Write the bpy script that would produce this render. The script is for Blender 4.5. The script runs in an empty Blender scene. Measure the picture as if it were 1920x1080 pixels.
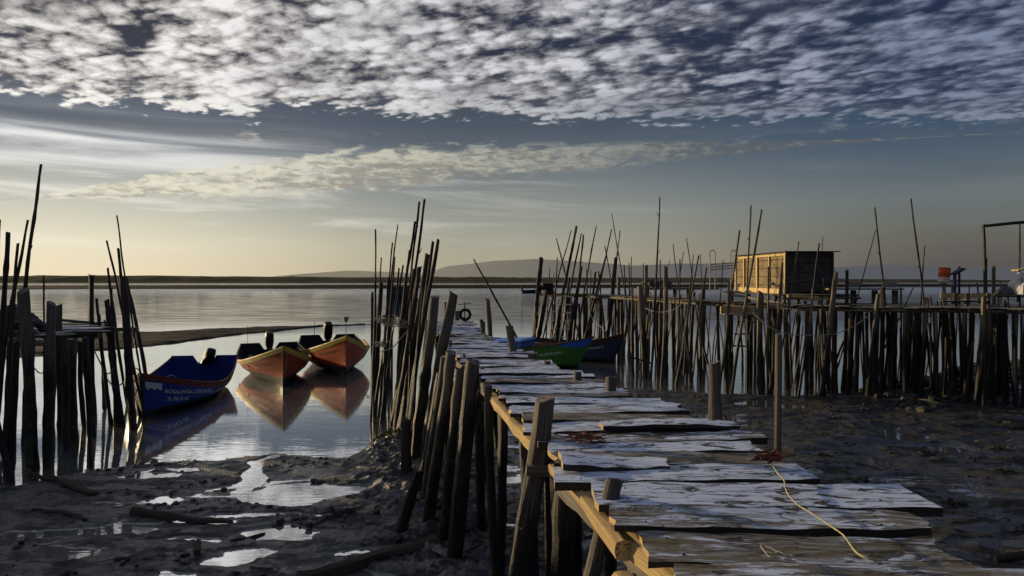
import bpy, bmesh, math, random
import numpy as np
from mathutils import Vector, Matrix, Euler
R = math.radians
random.seed(7)
scene = bpy.context.scene
col = scene.collection
H = 3.6          # eye height above the water
F = 1280.0       # focal length in photo pixels
HY = 522.0       # horizon row

def P(px, py, Y):
    return Vector(((px-960)/F*Y, Y, H-(py-HY)/F*Y))
def G(px, py, z=0.0):
    Y = (H-z)*F/(py-HY)
    return Vector(((px-960)/F*Y, Y, z))

# ------------------------------------------------------------------ nodes
class NT:
    def __init__(s, nt): s.nt = nt; s.L = nt.links
    def n(s, t, **k):
        o = s.nt.nodes.new(t)
        for a, b in k.items(): setattr(o, a, b)
        return o
    def put(s, sock, v):
        if v is None: return
        if hasattr(v, 'is_linked') or isinstance(v, bpy.types.NodeSocket): s.L.new(v, sock)
        else:
            if sock.type == 'RGBA' and len(v) == 3: v = (*v, 1)
            sock.default_value = v
    def m(s, op, a, b=None, c=None, clamp=False):
        o = s.n('ShaderNodeMath', operation=op); o.use_clamp = clamp
        s.put(o.inputs[0], a)
        if b is not None: s.put(o.inputs[1], b)
        if c is not None: s.put(o.inputs[2], c)
        return o.outputs[0]
    def sep(s, v):
        o = s.n('ShaderNodeSeparateXYZ'); s.put(o.inputs[0], v); return o.outputs
    def comb(s, x, y, z=0.0):
        o = s.n('ShaderNodeCombineXYZ')
        s.put(o.inputs[0], x); s.put(o.inputs[1], y); s.put(o.inputs[2], z); return o.outputs[0]
    def vm(s, op, a, b=None):
        o = s.n('ShaderNodeVectorMath', operation=op); s.put(o.inputs[0], a)
        if b is not None: s.put(o.inputs[1], b)
        return o.outputs[0]
    def noise(s, v, scale, detail=4, rough=.55, dist=0.0, colr=False, lac=2.0):
        o = s.n('ShaderNodeTexNoise'); s.put(o.inputs['Vector'], v)
        o.inputs['Scale'].default_value = scale; o.inputs['Detail'].default_value = detail
        o.inputs['Roughness'].default_value = rough; o.inputs['Distortion'].default_value = dist
        o.inputs['Lacunarity'].default_value = lac
        return o.outputs['Color' if colr else 'Fac']
    def vor(s, v, scale, feat='F1', rnd=1.0, out='Distance', sm=.5):
        o = s.n('ShaderNodeTexVoronoi', feature=feat); s.put(o.inputs['Vector'], v)
        o.inputs['Scale'].default_value = scale; o.inputs['Randomness'].default_value = rnd
        if feat == 'SMOOTH_F1': o.inputs['Smoothness'].default_value = sm
        return o.outputs[out]
    def mr(s, v, a, b, c=0.0, d=1.0, smooth=True):
        o = s.n('ShaderNodeMapRange'); o.interpolation_type = 'SMOOTHSTEP' if smooth else 'LINEAR'
        s.put(o.inputs[0], v); s.put(o.inputs[1], a); s.put(o.inputs[2], b)
        s.put(o.inputs[3], c); s.put(o.inputs[4], d); return o.outputs[0]
    def mix(s, f, a, b, mode='MIX'):
        o = s.n('ShaderNodeMix', data_type='RGBA', blend_type=mode)
        s.put(o.inputs[0], f); s.put(o.inputs[6], a); s.put(o.inputs[7], b); return o.outputs[2]
    def ramp(s, f, stops):
        o = s.n('ShaderNodeValToRGB'); cr = o.color_ramp
        while len(cr.elements) < len(stops): cr.elements.new(.5)
        for e, (p, c) in zip(cr.elements, stops):
            e.position = p; e.color = (*c, 1) if len(c) == 3 else c
        s.put(o.inputs[0], f); return o.outputs[0]
    def bump(s, h, strength=.5, dist=.02, nrm=None):
        o = s.n('ShaderNodeBump'); o.inputs['Strength'].default_value = strength if not hasattr(strength,'is_linked') else 1
        if hasattr(strength, 'is_linked'): s.L.new(strength, o.inputs['Strength'])
        o.inputs['Distance'].default_value = dist; s.put(o.inputs['Height'], h)
        if nrm is not None: s.put(o.inputs['Normal'], nrm)
        return o.outputs[0]
    def principled(s, color, rough=.7, spec=.5, metal=0.0, normal=None):
        o = s.n('ShaderNodeBsdfPrincipled'); s.put(o.inputs['Base Color'], color)
        s.put(o.inputs['Roughness'], rough); s.put(o.inputs['Specular IOR Level'], spec)
        s.put(o.inputs['Metallic'], metal)
        if normal is not None: s.put(o.inputs['Normal'], normal)
        return o.outputs[0]
    def out(s, sh):
        o = s.n('ShaderNodeOutputMaterial'); s.L.new(sh, o.inputs[0])
    def pos(s): return s.n('ShaderNodeNewGeometry').outputs['Position']
    def uv(s): return s.n('ShaderNodeTexCoord').outputs['UV']
    def obj(s): return s.n('ShaderNodeTexCoord').outputs['Object']
    def rnd(s): return s.n('ShaderNodeObjectInfo').outputs['Random']

def newmat(name):
    m = bpy.data.materials.new(name); m.use_nodes = True; m.node_tree.nodes.clear()
    return m, NT(m.node_tree)
V3 = lambda t, x, y, z: t.comb(x, y, z)

# ------------------------------------------------------------------ materials
def wood_mat(name, c1, c2, dark, grain=1.0, tide=True, rough=.8, tlev=1.15, crack=.6, green=False):
    m, t = newmat(name)
    uv = t.sep(t.uv()); rn = t.rnd()
    off = t.m('MULTIPLY', rn, 37.0)
    ang = t.m('MULTIPLY', uv[0], 6.28318)
    vec = t.comb(t.m('MULTIPLY', t.m('COSINE', ang), 1.6), t.m('MULTIPLY', t.m('SINE', ang), 1.6), t.m('ADD', t.m('MULTIPLY', uv[1], .9), off))
    g = t.noise(t.vm('MULTIPLY', vec, (2.2*grain, 2.2*grain, 1.0)), 2.2, 6, .65)
    fine = t.noise(t.vm('MULTIPLY', vec, (7.0, 7.0, .7)), 3.0, 4, .6)
    c = t.mix(t.mr(g, .32, .68), c1, c2)
    ck = t.mr(fine, .50, .36)
    c = t.mix(t.m('MULTIPLY', ck, crack), c, dark)
    c = t.mix(t.mr(rn, 0, 1, 0, .45, False), c, t.mix(.5, c, dark))
    p = t.sep(t.pos())
    if tide:
        nz = t.noise(vec, 3.0, 3)
        lv = t.m('ADD', t.m('ADD', p[2], t.m('MULTIPLY', nz, -1.3)), .65)
        lv = t.m('ADD', lv, t.m('MULTIPLY', rn, -.5))
        wet = t.mr(lv, tlev-.15, tlev+.5, 1, 0)
        wc = (.013, .011, .009)
        if green: wc = t.mix(t.mr(t.noise(t.pos(), 4, 3), .5, .65), (.013, .011, .009), (.035, .04, .012))
        c = t.mix(wet, c, wc)
        bs = t.noise(t.pos(), 45, 3)
        h = t.m('ADD', t.m('MULTIPLY', fine, .6), t.m('MULTIPLY', t.m('MULTIPLY', bs, wet), 1.4))
        ro = t.mr(wet, 0, 1, rough, .5)
    else:
        h = fine; ro = rough
    nr = t.bump(h, .9, .012)
    t.out(t.principled(c, ro, .35, 0, nr)); return m

M = {}
M['pole'] = wood_mat('weathered_pole', (.080,.070,.058), (.030,.026,.022), (.008,.007,.006), tlev=1.75)
M['polel'] = wood_mat('pale_pole', (.23,.190,.135), (.09,.072,.052), (.014,.011,.009), tlev=1.6)  # paler copy of pole wood; sunlight on lit poles is in its colour
M['post'] = wood_mat('grey_post', (.21,.19,.16), (.09,.076,.06), (.012,.010,.009), tlev=1.5, green=True)
M['beam'] = wood_mat('hewn_beam', (.74,.56,.27), (.50,.34,.14), (.09,.05,.02), tide=False, crack=.8)
M['branch'] = wood_mat('dark_branch', (.07,.055,.042), (.035,.028,.022), (.012,.01,.009), tide=False)
M['driftwood'] = wood_mat('driftwood', (.30,.24,.12), (.14,.11,.06), (.02,.016,.012), tide=False)

def deck_mat():
    m, t = newmat('deck_boards')
    uv = t.uv(); rn = t.rnd(); s = t.sep(uv)
    v = t.comb(t.m('ADD', s[0], t.m('MULTIPLY', rn, 51.0)), t.m('ADD', s[1], t.m('MULTIPLY', rn, 13.0)), 0)
    grain = t.noise(t.vm('MULTIPLY', v, (1.0, 16.0, 1)), 2.6, 8, .68, .4)
    fine = t.noise(t.vm('MULTIPLY', v, (2.5, 60.0, 1)), 2.0, 5, .7)
    patch = t.noise(t.vm('MULTIPLY', v, (1.1, 3.6, 1)), 1.5, 5, .68, .6)
    patch2 = t.noise(t.vm('MULTIPLY', v, (1.0, 6.5, 1)), 2.6, 6, .72, .8)
    pale = t.mix(grain, (.34,.42,.60), (.68,.76,.92))
    grey = t.mix(grain, (.13,.135,.15), (.27,.27,.28))
    brown = t.mix(grain, (.045,.036,.020), (.17,.13,.06))
    rp = t.mr(rn, 0, 1, -.15, .15, False)
    c = t.mix(t.mr(t.m('ADD', patch, rp), .54, .63), pale, grey)
    c = t.mix(t.m('MULTIPLY', t.mr(t.m('ADD', patch2, t.m('MULTIPLY', rp, .7)), .52, .60), .9), c, brown)
    c = t.mix(t.mr(t.noise(t.vm('MULTIPLY', v, (1.6, 4.0, 1)), 2.2, 6, .75, 1.0), .53, .59), c, (.035,.028,.02))
    c = t.mix(t.mr(fine, .44, .30, 0, .85), c, (.04,.034,.03))
    # thin dark splits along the grain
    sp = t.m('ABSOLUTE', t.m('SUBTRACT', t.noise(t.vm('MULTIPLY', v, (.55, 7.0, 1)), 2.0, 3, .5), .5))
    spm = t.mr(sp, .010, .003)
    c = t.mix(t.m('MULTIPLY', spm, .85), c, (.015,.012,.01))
    # knots
    kn = t.vor(t.vm('MULTIPLY', v, (2.0, 6.0, 1)), 1.0)
    c = t.mix(t.mr(kn, .07, .035, 0, .8), c, (.03,.022,.015))
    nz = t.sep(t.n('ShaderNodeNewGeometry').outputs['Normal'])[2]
    c = t.mix(t.mr(nz, .55, .25), c, t.mix(t.mr(t.sep(t.n('ShaderNodeNewGeometry').outputs['Normal'])[0], -.5, -.8), (.035,.03,.025), t.mix(grain, (.20,.13,.06), (.55,.37,.15))))  # side faces painted dark as in shade, left-facing ends painted as sunlit
    pz = t.sep(t.n('ShaderNodeNewGeometry').outputs['Normal'])[2]
    h = t.m('SUBTRACT', t.m('ADD', t.m('MULTIPLY', grain, .8), t.m('MULTIPLY', fine, .5)), t.m('MULTIPLY', spm, 1.2))
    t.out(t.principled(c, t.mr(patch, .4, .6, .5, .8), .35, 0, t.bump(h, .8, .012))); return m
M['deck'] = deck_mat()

def oldboards(name, a, b, sz=5.0, vert=False):
    m, t = newmat(name)
    o = t.uv(); g = t.noise(t.vm('MULTIPLY', o, (1.0, 9.0, 1)), 3, 6, .65)
    s = t.sep(o)
    fr = t.m('FRACT', t.m('MULTIPLY', s[1], sz))
    gap = t.mr(t.m('ABSOLUTE', t.m('SUBTRACT', fr, .5)), .44, .485)
    pid = t.m('FLOOR', t.m('MULTIPLY', s[1], sz))
    wn = t.n('ShaderNodeTexWhiteNoise', noise_dimensions='1D'); t.put(wn.inputs['W'], pid)
    c = t.mix(g, a, b)
    c = t.mix(t.m('MULTIPLY', wn.outputs[0], .5), c, tuple(x*.45 for x in a))
    c = t.mix(t.mr(t.noise(t.vm('MULTIPLY', o, (1,2.5,1)), 2.2, 6, .75, .6), .46, .60, 0, .85), c, tuple(x*.30 for x in a))
    c = t.mix(gap, c, (.012,.01,.008))
    t.out(t.principled(c, .8, .3, 0, t.bump(t.m('SUBTRACT', g, gap), .7, .015))); return m
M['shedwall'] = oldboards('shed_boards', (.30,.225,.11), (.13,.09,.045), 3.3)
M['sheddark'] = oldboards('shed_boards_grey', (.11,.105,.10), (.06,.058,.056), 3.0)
M['boardwalk'] = oldboards('boardwalk_planks', (.36,.32,.24), (.18,.15,.11), 1.0)

def paint(name, c, rough=.4, wear=.35, wc=None, bottom=None, port=None, band=None, gscale=3.0):
    m, t = newmat(name)
    o = t.obj(); n1 = t.noise(t.vm('MULTIPLY', o, (1, 1, 3.5)), gscale, 7, .7)
    n2 = t.noise(o, 22, 4, .6)
    cc = t.mix(t.mr(n1, .3, .7), c, tuple(x*.62 for x in c))
    if port is not None:
        y = t.sep(o)[1]; cc = t.mix(t.mr(y, -.001, .001), t.mix(n1, port, tuple(x*.5 for x in port)), cc)
    wc = wc or tuple(min(1, x*.3+.12) for x in c)
    cc = t.mix(t.m('MULTIPLY', t.mr(t.m('ADD', n1, t.m('MULTIPLY', n2, .25)), .70, .76), wear), cc, wc)
    cc = t.mix(t.mr(n2, .62, .72, 0, wear*.7), cc, (.03,.028,.025))
    if bottom is not None:
        z = t.sep(o)[2]
        cc = t.mix(t.mr(t.m('ADD', z, t.m('MULTIPLY', n1, .06)), bottom[0]+.02, bottom[0]+.06, 1, 0), cc, bottom[1])
    t.out(t.principled(cc, t.mr(n1, .3, .7, rough, rough+.25), .22, 0, t.bump(n1, .25, .01))); return m
M['blue'] = paint('blue_paint', (.012,.035,.26), .33, .25, bottom=(.17,(.012,.012,.02)), port=(.62,.58,.42))
M['bluein'] = paint('blue_inside', (.015,.05,.26), .5, .5)
M['redrail'] = paint('red_brown_paint', (.16,.035,.025), .5, .6)
M['orange'] = paint('orange_paint', (.30,.042,.004), .5, .3, bottom=(.30,(.012,.01,.01)))
M['orange2'] = paint('bright_orange_paint', (.42,.058,.005), .5, .25, bottom=(.34,(.012,.01,.01)))
M['yellow'] = paint('yellow_paint', (.55,.38,.07), .4, .6)
M['darkin'] = paint('dark_inside', (.03,.035,.05), .6, .4)
M['green'] = paint('green_paint', (.03,.13,.015), .4, .3, bottom=(.16,(.01,.012,.01)))
M['greenin'] = paint('green_inside', (.02,.06,.03), .5, .4)
M['bluecap'] = paint('bow_blue_paint', (.02,.09,.48), .4, .3)
M['lightblue'] = paint('light_blue_paint', (.13,.27,.72), .4, .3)
M['navy'] = paint('navy_paint', (.012,.02,.07), .4, .3, bottom=(.16,(.01,.01,.01)))
M['maroon'] = paint('maroon_paint', (.05,.022,.02), .5, .5)
M['white'] = paint('white_paint', (.75,.75,.72), .45, .3)
M['letter'] = paint('white_lettering', (.62,.66,.68), .5, .8, wc=(.05,.08,.2), gscale=14)
M['letterg'] = paint('pale_lettering', (.35,.48,.42), .5, .9, wc=(.03,.12,.03), gscale=12)
M['letterd'] = paint('dark_lettering', (.10,.02,.01), .5, .5, gscale=12)
M['black'] = paint('black_plastic', (.010,.010,.012), .5, .15)
M['cowl'] = paint('silver_cowling', (.045,.045,.042), .35, .2)
M['metal'] = paint('dull_metal', (.30,.30,.29), .35, .4)
M['rubber'] = paint('black_rubber', (.02,.02,.02), .7, .4)
M['barrel'] = paint('orange_barrel', (.60,.10,.02), .4, .6, wc=(.7,.5,.4))
M['rope'] = paint('old_rope', (.35,.33,.28), .8, .5, gscale=20)
M['yrope'] = paint('yellow_rope', (.46,.42,.20), .8, .8, gscale=30)
M['rrope'] = paint('rusty_rope', (.20,.07,.04), .8, .5, gscale=20)
M['net'] = paint('fishing_net', (.10,.10,.10), .9, .8, gscale=25)
M['sack'] = paint('pale_sack', (.62,.60,.55), .8, .5, gscale=9)
M['pinkrail'] = paint('pink_rail', (.50,.30,.27), .5, .4)
M['hutblue'] = paint('hut_blue', (.03,.06,.16), .5, .4)
M['concrete'] = paint('dull_concrete', (.26,.26,.25), .8, .5)

def mud_mat():
    m, t = newmat('wet_mud')
    p = t.pos(); s = t.sep(p)
    n1 = t.noise(p, 1.1, 6, .62); n2 = t.noise(p, 9, 6, .65); n3 = t.noise(p, 38, 5, .7)
    right = t.mr(t.m('ADD', s[0], t.m('MULTIPLY', t.m('SUBTRACT', n1, .5), 3)), -1.8, .5)
    left_c = t.mix(t.mr(t.m('ADD', t.m('MULTIPLY', n2, .55), t.m('MULTIPLY', n3, .45)), .40, .62), (.044,.045,.048), (.155,.162,.175))
    right_c = t.mix(t.mr(n2, .35, .68), (.026,.025,.025), (.070,.068,.069))
    c = t.mix(right, left_c, right_c)
    c = t.mix(t.mr(n1, .56, .66, 0, .7), c, (.017,.014,.011))
    c = t.mix(t.mr(n3, .58, .68, 0, .8), c, (.012,.010,.008))
    # algae on the bank beside the poles
    d = t.vm('DISTANCE', p, (-3.0, 15.6, .3)); 
    dn = t.n('ShaderNodeVectorMath', operation='DISTANCE'); t.L.new(p, dn.inputs[0]); dn.inputs[1].default_value = (-2.9, 16.0, .3)
    al = t.m('MULTIPLY', t.mr(dn.outputs['Value'], 2.2, .8), t.mr(n2, .48, .58))
    c = t.mix(t.m('MULTIPLY', al, .85), c, (.10,.115,.02))
    wet = t.mr(t.m('ADD', s[2], t.m('MULTIPLY', t.m('SUBTRACT', n2, .5), .06)), .002, .022, 1, 0)
    wetp = t.m('MULTIPLY', t.mr(t.noise(t.vm('MULTIPLY', p, (.6, 1.4, 1)), 2.6, 5, .65), .46, .53), t.mr(right, 0, 1, .55, 1.0, False))
    w = t.m('MAXIMUM', wet, wetp)
    ro = t.mr(w, 0, 1, .50, .14)
    c = t.mix(t.m('MULTIPLY', w, .45), c, (.02,.019,.018))
    n4 = t.noise(p, 85, 3, .7); h = t.m('ADD', t.m('MULTIPLY', n2, .7), t.m('ADD', t.m('MULTIPLY', n3, .75), t.m('MULTIPLY', n4, .4)))
    st = t.mr(w, 0, 1, 1.0, .22)
    t.out(t.principled(c, ro, t.mr(w, 0, 1, .15, .9), 0, t.bump(h, st, .09))); return m
M['mud'] = mud_mat()

def water_mat():
    m, t = newmat('estuary_water')
    p = t.pos(); s = t.sep(p)
    q = t.comb(t.m('MULTIPLY', s[0], .35), s[1], 0)
    n1 = t.noise(q, 1.7, 3, .5); n2 = t.noise(q, 7.0, 3, .55)
    far = t.mr(s[1], 34, 60)
    very = t.mr(s[1], 150, 400)
    rt = t.mr(s[0], 1.5, 4.5)
    amp = t.m('ADD', t.mr(far, 0, 1, .028, .38), t.m('MULTIPLY', very, -.30))
    amp = t.m('ADD', amp, t.m('MULTIPLY', rt, .10))
    n5 = t.noise(t.comb(t.m('MULTIPLY', s[0], .14), t.m('MULTIPLY', s[1], .55), 0), 1.0, 6, .75)
    h = t.m('ADD', t.m('ADD', n1, t.m('MULTIPLY', n2, .45)), t.m('MULTIPLY', t.m('MULTIPLY', n5, far), 7.0))
    nr = t.bump(h, amp, .11)
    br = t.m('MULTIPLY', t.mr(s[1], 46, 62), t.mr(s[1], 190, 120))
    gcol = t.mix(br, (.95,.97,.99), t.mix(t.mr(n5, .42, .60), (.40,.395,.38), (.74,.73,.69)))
    gl = t.n('ShaderNodeBsdfGlossy'); gl.inputs['Roughness'].default_value = .02
    t.put(gl.inputs['Color'], gcol); t.L.new(nr, gl.inputs['Normal'])
    gr = t.n('ShaderNodeBsdfGlossy'); gr.inputs['Roughness'].default_value = .42
    t.put(gr.inputs['Color'], gcol); t.L.new(nr, gr.inputs['Normal'])
    gm = t.n('ShaderNodeMixShader'); gm.inputs[0].default_value = .05
    t.L.new(gl.outputs[0], gm.inputs[1]); t.L.new(gr.outputs[0], gm.inputs[2]); gl = gm
    df = t.principled((.13,.14,.135), .5, .1)
    lw = t.n('ShaderNodeLayerWeight'); lw.inputs[0].default_value = .5
    f = t.mr(lw.outputs['Facing'], .55, .92, .70, .96)
    mx = t.n('ShaderNodeMixShader'); t.put(mx.inputs[0], f); t.L.new(df, mx.inputs[1]); t.L.new(gl.outputs[0], mx.inputs[2])
    t.out(mx.outputs[0]); return m
M['water'] = water_mat()

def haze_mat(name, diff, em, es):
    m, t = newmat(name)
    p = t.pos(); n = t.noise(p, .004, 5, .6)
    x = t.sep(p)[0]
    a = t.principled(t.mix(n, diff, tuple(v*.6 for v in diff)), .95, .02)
    e = t.n('ShaderNodeEmission'); t.put(e.inputs[0], t.mix(t.mr(x, -900, 1800), em[0], em[1])); e.inputs[1].default_value = es  # emitted haze colour added over the land's own colour
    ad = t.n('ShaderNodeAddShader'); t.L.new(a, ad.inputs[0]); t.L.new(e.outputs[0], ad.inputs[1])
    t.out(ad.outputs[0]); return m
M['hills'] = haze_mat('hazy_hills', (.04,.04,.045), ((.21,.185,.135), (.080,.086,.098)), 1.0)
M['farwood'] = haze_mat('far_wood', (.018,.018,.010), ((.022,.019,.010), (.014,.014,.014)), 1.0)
def simple(name, a, b, sc, rough=.9, spec=.3):
    m, t = newmat(name); n = t.noise(t.pos(), sc, 6, .65)
    t.out(t.principled(t.mix(t.mr(n, .35, .65), a, b), rough, spec, 0, t.bump(n, .5, .05))); return m
M['sand'] = simple('sandbar_mud', (.007,.0075,.008), (.022,.0225,.024), 1.8, .9, .06)
M['fars'] = simple('far_sand', (.014,.012,.009), (.008,.007,.006), .05, .95, .02)
M['weed'] = simple('seaweed', (.012,.012,.008), (.035,.032,.016), 14, .5)
M['stone'] = simple('dark_stone', (.02,.018,.016), (.05,.046,.04), 9, .6)

# ------------------------------------------------------------------ mesh helpers
class MB:
    def __init__(s): s.v = []; s.f = []; s.uv = []; s.mi = []
    def face(s, idx, uvs=None, mi=0):
        s.f.append(tuple(idx)); s.uv.append(uvs or [(0, 0)]*len(idx)); s.mi.append(mi)
    def box(s, c, size, rot=None, mi=0, taper=1.0, jit=0.0):
        b = len(s.v); sx, sy, sz = [x/2 for x in size]; Rm = rot or Matrix.Identity(3)
        for dz in (-1, 1):
            k = taper if dz > 0 else 1
            for dx, dy in ((-1,-1),(1,-1),(1,1),(-1,1)):
                q = Vector((dx*sx*k, dy*sy*k, dz*sz)) + Vector([random.uniform(-jit, jit) for _ in range(3)])
                s.v.append(Vector(c)+Rm@q)
        L = 2*max(sx, sy)
        def add(i, w, h): s.face([b+j for j in i], [(0,0),(w,0),(w,h),(0,h)], mi)
        add((3,2,1,0), 2*sx, 2*sy); add((4,5,6,7), 2*sx, 2*sy)
        add((0,1,5,4), 2*sx, 2*sz); add((1,2,6,5), 2*sy, 2*sz)
        add((2,3,7,6), 2*sx, 2*sz); add((3,0,4,7), 2*sy, 2*sz)
    def tube(s, pts, rad, n=8, sq=0.0, rough=.06, seed=0, cap=True, mi=0, cuttop=0.0, twist=0.0):
        rg = random.Random(seed*131+7)
        pts = [Vector(p) for p in pts]; m = len(pts)
        if not hasattr(rad, '__len__'): rad = [rad]*m
        b = len(s.v); prev = None; L = 0
        ph = [rg.uniform(0, 6.28) for _ in range(4)]
        for i, p in enumerate(pts):
            d = (pts[min(i+1, m-1)]-pts[max(i-1, 0)]).normalized()
            if prev is None:
                a = Vector((1,0,0)) if abs(d.x) < .8 else Vector((0,1,0))
                x = (a-d*a.dot(d)).normalized()
            else: x = (prev-d*prev.dot(d)).normalized()
            prev = x; y = d.cross(x)
            if i: L += (p-pts[i-1]).length
            lump = 1+rg.uniform(-rough, rough)
            for k in range(n):
                th = 2*math.pi*k/n + twist*L
                r = rad[i]*lump*(1+rough*.9*math.sin(2*th+ph[0]+L*1.3)+rough*.6*math.sin(3*th+ph[1]-L*2)+rg.uniform(-rough, rough)*.35)
                if sq:
                    q = .86/max(abs(math.cos(th)), abs(math.sin(th))); r *= (1-sq)+sq*min(q, 1.14)
                pt = p+x*math.cos(th)*r+y*math.sin(th)*r
                if cuttop and i == m-1: pt += d*(cuttop*rad[i]*math.cos(th+ph[3])+rg.uniform(-.15,.15)*rad[i])
                s.v.append(pt)
        L = 0
        for i in range(m-1):
            dl = (pts[i+1]-pts[i]).length
            for k in range(n):
                k2 = (k+1) % n
                s.face((b+i*n+k, b+i*n+k2, b+(i+1)*n+k2, b+(i+1)*n+k),
                       [(k/n, L), ((k+1)/n, L), ((k+1)/n, L+dl), (k/n, L+dl)], mi)
            L += dl
        if cap:
            for i0, flip in ((b, True), (b+(m-1)*n, False)):
                c = sum((s.v[i0+k] for k in range(n)), Vector())/n; s.v.append(c); ci = len(s.v)-1
                for k in range(n):
                    a, q = i0+k, i0+(k+1) % n
                    s.face((q, a, ci) if flip else (a, q, ci), [(.1*k/n, .02), (.1*(k+1)/n, .02), (.05, .5)], mi)
    def build(s, name, mats, parent=None, smooth=True, origin=None, sharp=40):
        me = bpy.data.meshes.new(name)
        o0 = Vector(origin) if origin is not None else Vector((0,0,0))
        me.from_pydata([tuple(Vector(v)-o0) for v in s.v], [], s.f)
        uvl = me.uv_layers.new(name='UVMap')
        flat = [c for f in s.uv for q in f for c in q]
        uvl.data.foreach_set('uv', flat)
        for mt in (mats if isinstance(mats, (list, tuple)) else [mats]): me.materials.append(mt)
        me.polygons.foreach_set('material_index', s.mi)
        if smooth:
            me.polygons.foreach_set('use_smooth', [True]*len(s.f))
            me.set_sharp_from_angle(angle=R(sharp))
        me.update()
        o = bpy.data.objects.new(name, me); col.objects.link(o); o.location = o0
        if parent is not None: o.parent = parent; o.matrix_parent_inverse = parent_inv(parent)
        return o
def parent_inv(p):
    return Matrix.LocRotScale(p.location, p.rotation_euler, p.scale).inverted()
def tag(o, label=None, cat=None, group=None, kind=None):
    if label: o['label'] = label
    if cat: o['category'] = cat
    if group: o['group'] = group
    if kind: o['kind'] = kind
    return o
def empty(name, loc=(0,0,0), rz=0.0):
    o = bpy.data.objects.new(name, None); col.objects.link(o); o.location = loc; o.rotation_euler = (0,0,rz)
    o.empty_display_size = .2; return o

def path(a, b, n, wob, seed):
    rg = random.Random(seed); a, b = Vector(a), Vector(b); d = (b-a).normalized()
    x = d.orthogonal().normalized(); y = d.cross(x); L = (b-a).length
    p1, p2, p3, p4 = [rg.uniform(0, 6.28) for _ in range(4)]
    out = []
    for i in range(n+1):
        t = i/n; e = math.sin(math.pi*t)
        k = wob*L
        ox = k*(e*math.sin(p1)+.35*math.sin(p2+5*t)*e+.16*math.sin(p3+17*t)*min(1, 3*e))
        oy = k*(e*math.cos(p4)+.35*math.sin(p3+6*t)*e)
        out.append(a+(b-a)*t+x*ox+y*oy)
    return out
SEED = [100]
def pole_geo(mb, a, b, r0, r1, wob=.009, n=8, sq=0, segs=None, rough=.10, twigs=0, cut=.5):
    SEED[0] += 1; sd = SEED[0]; rg = random.Random(sd)
    L = (Vector(b)-Vector(a)).length
    segs = segs or max(6, int(L*4.5))
    pts = path(a, b, segs, wob, sd); kn_ = [rg.random() < .14 for _ in range(segs+1)]
    rad = [(r0+(r1-r0)*(i/segs))*(1.16 if kn_[i] and 0 < i < segs else 1) for i in range(segs+1)]
    mb.tube(pts, rad, n, sq, rough, sd, cuttop=cut)
    for k in range(twigs):
        i = int(segs*(.35+.6*(k+rg.random())/twigs)); i = min(i, segs-1)
        p = pts[i]; sgn = rg.choice((-1, 1)); l = rg.uniform(.05, .13)
        mb.tube([p, p+Vector((sgn*l*.5, 0, l*.7)), p+Vector((sgn*l*.8, 0, l*1.4))], [r1*.6, r1*.45, r1*.3], 5, seed=k)
    return pts

def img_pole(top, base, Y, w, dy=0.0, zb=-.35):
    """ends of a pole that stands at depth Y, continued down into the ground"""
    a = P(base[0], base[1], Y); b = P(top[0], top[1], Y+dy)
    d = b-a; k = (a.z-zb)/d.z
    a2 = a-d*k
    return a2, b, w/2*Y/F

# ------------------------------------------------------------------ camera, sun, world
cam = bpy.data.cameras.new('camera'); cam.lens = 24.0; cam.sensor_width = 36.0
cam.shift_y = (HY-540)/1920.0*1.0*1.0
cam.clip_end = 20000; cam.clip_start = .05
co = bpy.data.objects.new('camera', cam); col.objects.link(co)
co.location = (0, 0, H); co.rotation_euler = (R(90), 0, 0)
cam.shift_y = -(540-HY)/1920.0
scene.camera = co
SUN_AZ, SUN_EL = R(-58), R(7.5)
sd = Vector((math.sin(SUN_AZ)*math.cos(SUN_EL), math.cos(SUN_AZ)*math.cos(SUN_EL), math.sin(SUN_EL)))
sl = bpy.data.lights.new('sun', 'SUN'); sl.energy = 5.0; sl.angle = R(.6); sl.color = (1, .75, .42)
so = bpy.data.objects.new('sun', sl); col.objects.link(so)
so.rotation_euler = (-sd).to_track_quat('-Z', 'Y').to_euler(); so.location = (-20, 15, 20)

w = bpy.data.worlds.new('World'); scene.world = w; w.use_nodes = True; w.cycles.sampling_method = 'MANUAL'; w.cycles.sample_map_resolution = 512; w.node_tree.nodes.clear()
t = NT(w.node_tree)
g = t.n('ShaderNodeTexCoord').outputs['Generated']
x, y, z = t.sep(g)
hl = t.m('SQRT', t.m('ADD', t.m('MULTIPLY', x, x), t.m('MULTIPLY', y, y)))
el = t.m('DIVIDE', z, t.m('MAXIMUM', hl, .02))
az = t.m('ARCTAN2', x, y)
el = t.m('MAXIMUM', el, 0.0)
azl = t.mr(az, -.62, -.02); azr = t.mr(az, -.05, .62)
def er(st): return t.ramp(t.m('MULTIPLY', el, 3.0), [(p*3, c) for p, c in st])
gl_ = er([(0, (.88,.74,.50)), (.045, (.84,.76,.57)), (.10, (.56,.56,.48)), (.145, (.40,.41,.40)), (.185, (.24,.26,.29)), (.22, (.12,.14,.18)), (.33, (.05,.06,.09))])
gc_ = er([(0, (.40,.35,.25)), (.035, (.40,.37,.275)), (.08, (.32,.33,.28)), (.13, (.22,.245,.24)), (.17, (.14,.165,.185)), (.22, (.078,.10,.13)), (.33, (.028,.036,.06))])
gr_ = er([(0, (.085,.080,.078)), (.03, (.115,.105,.095)), (.065, (.135,.14,.12)), (.10, (.135,.16,.165)), (.15, (.085,.12,.155)), (.20, (.045,.08,.135)), (.33, (.018,.03,.075))])
base = t.mix(azr, t.mix(azl, gl_, gc_), gr_)
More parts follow.
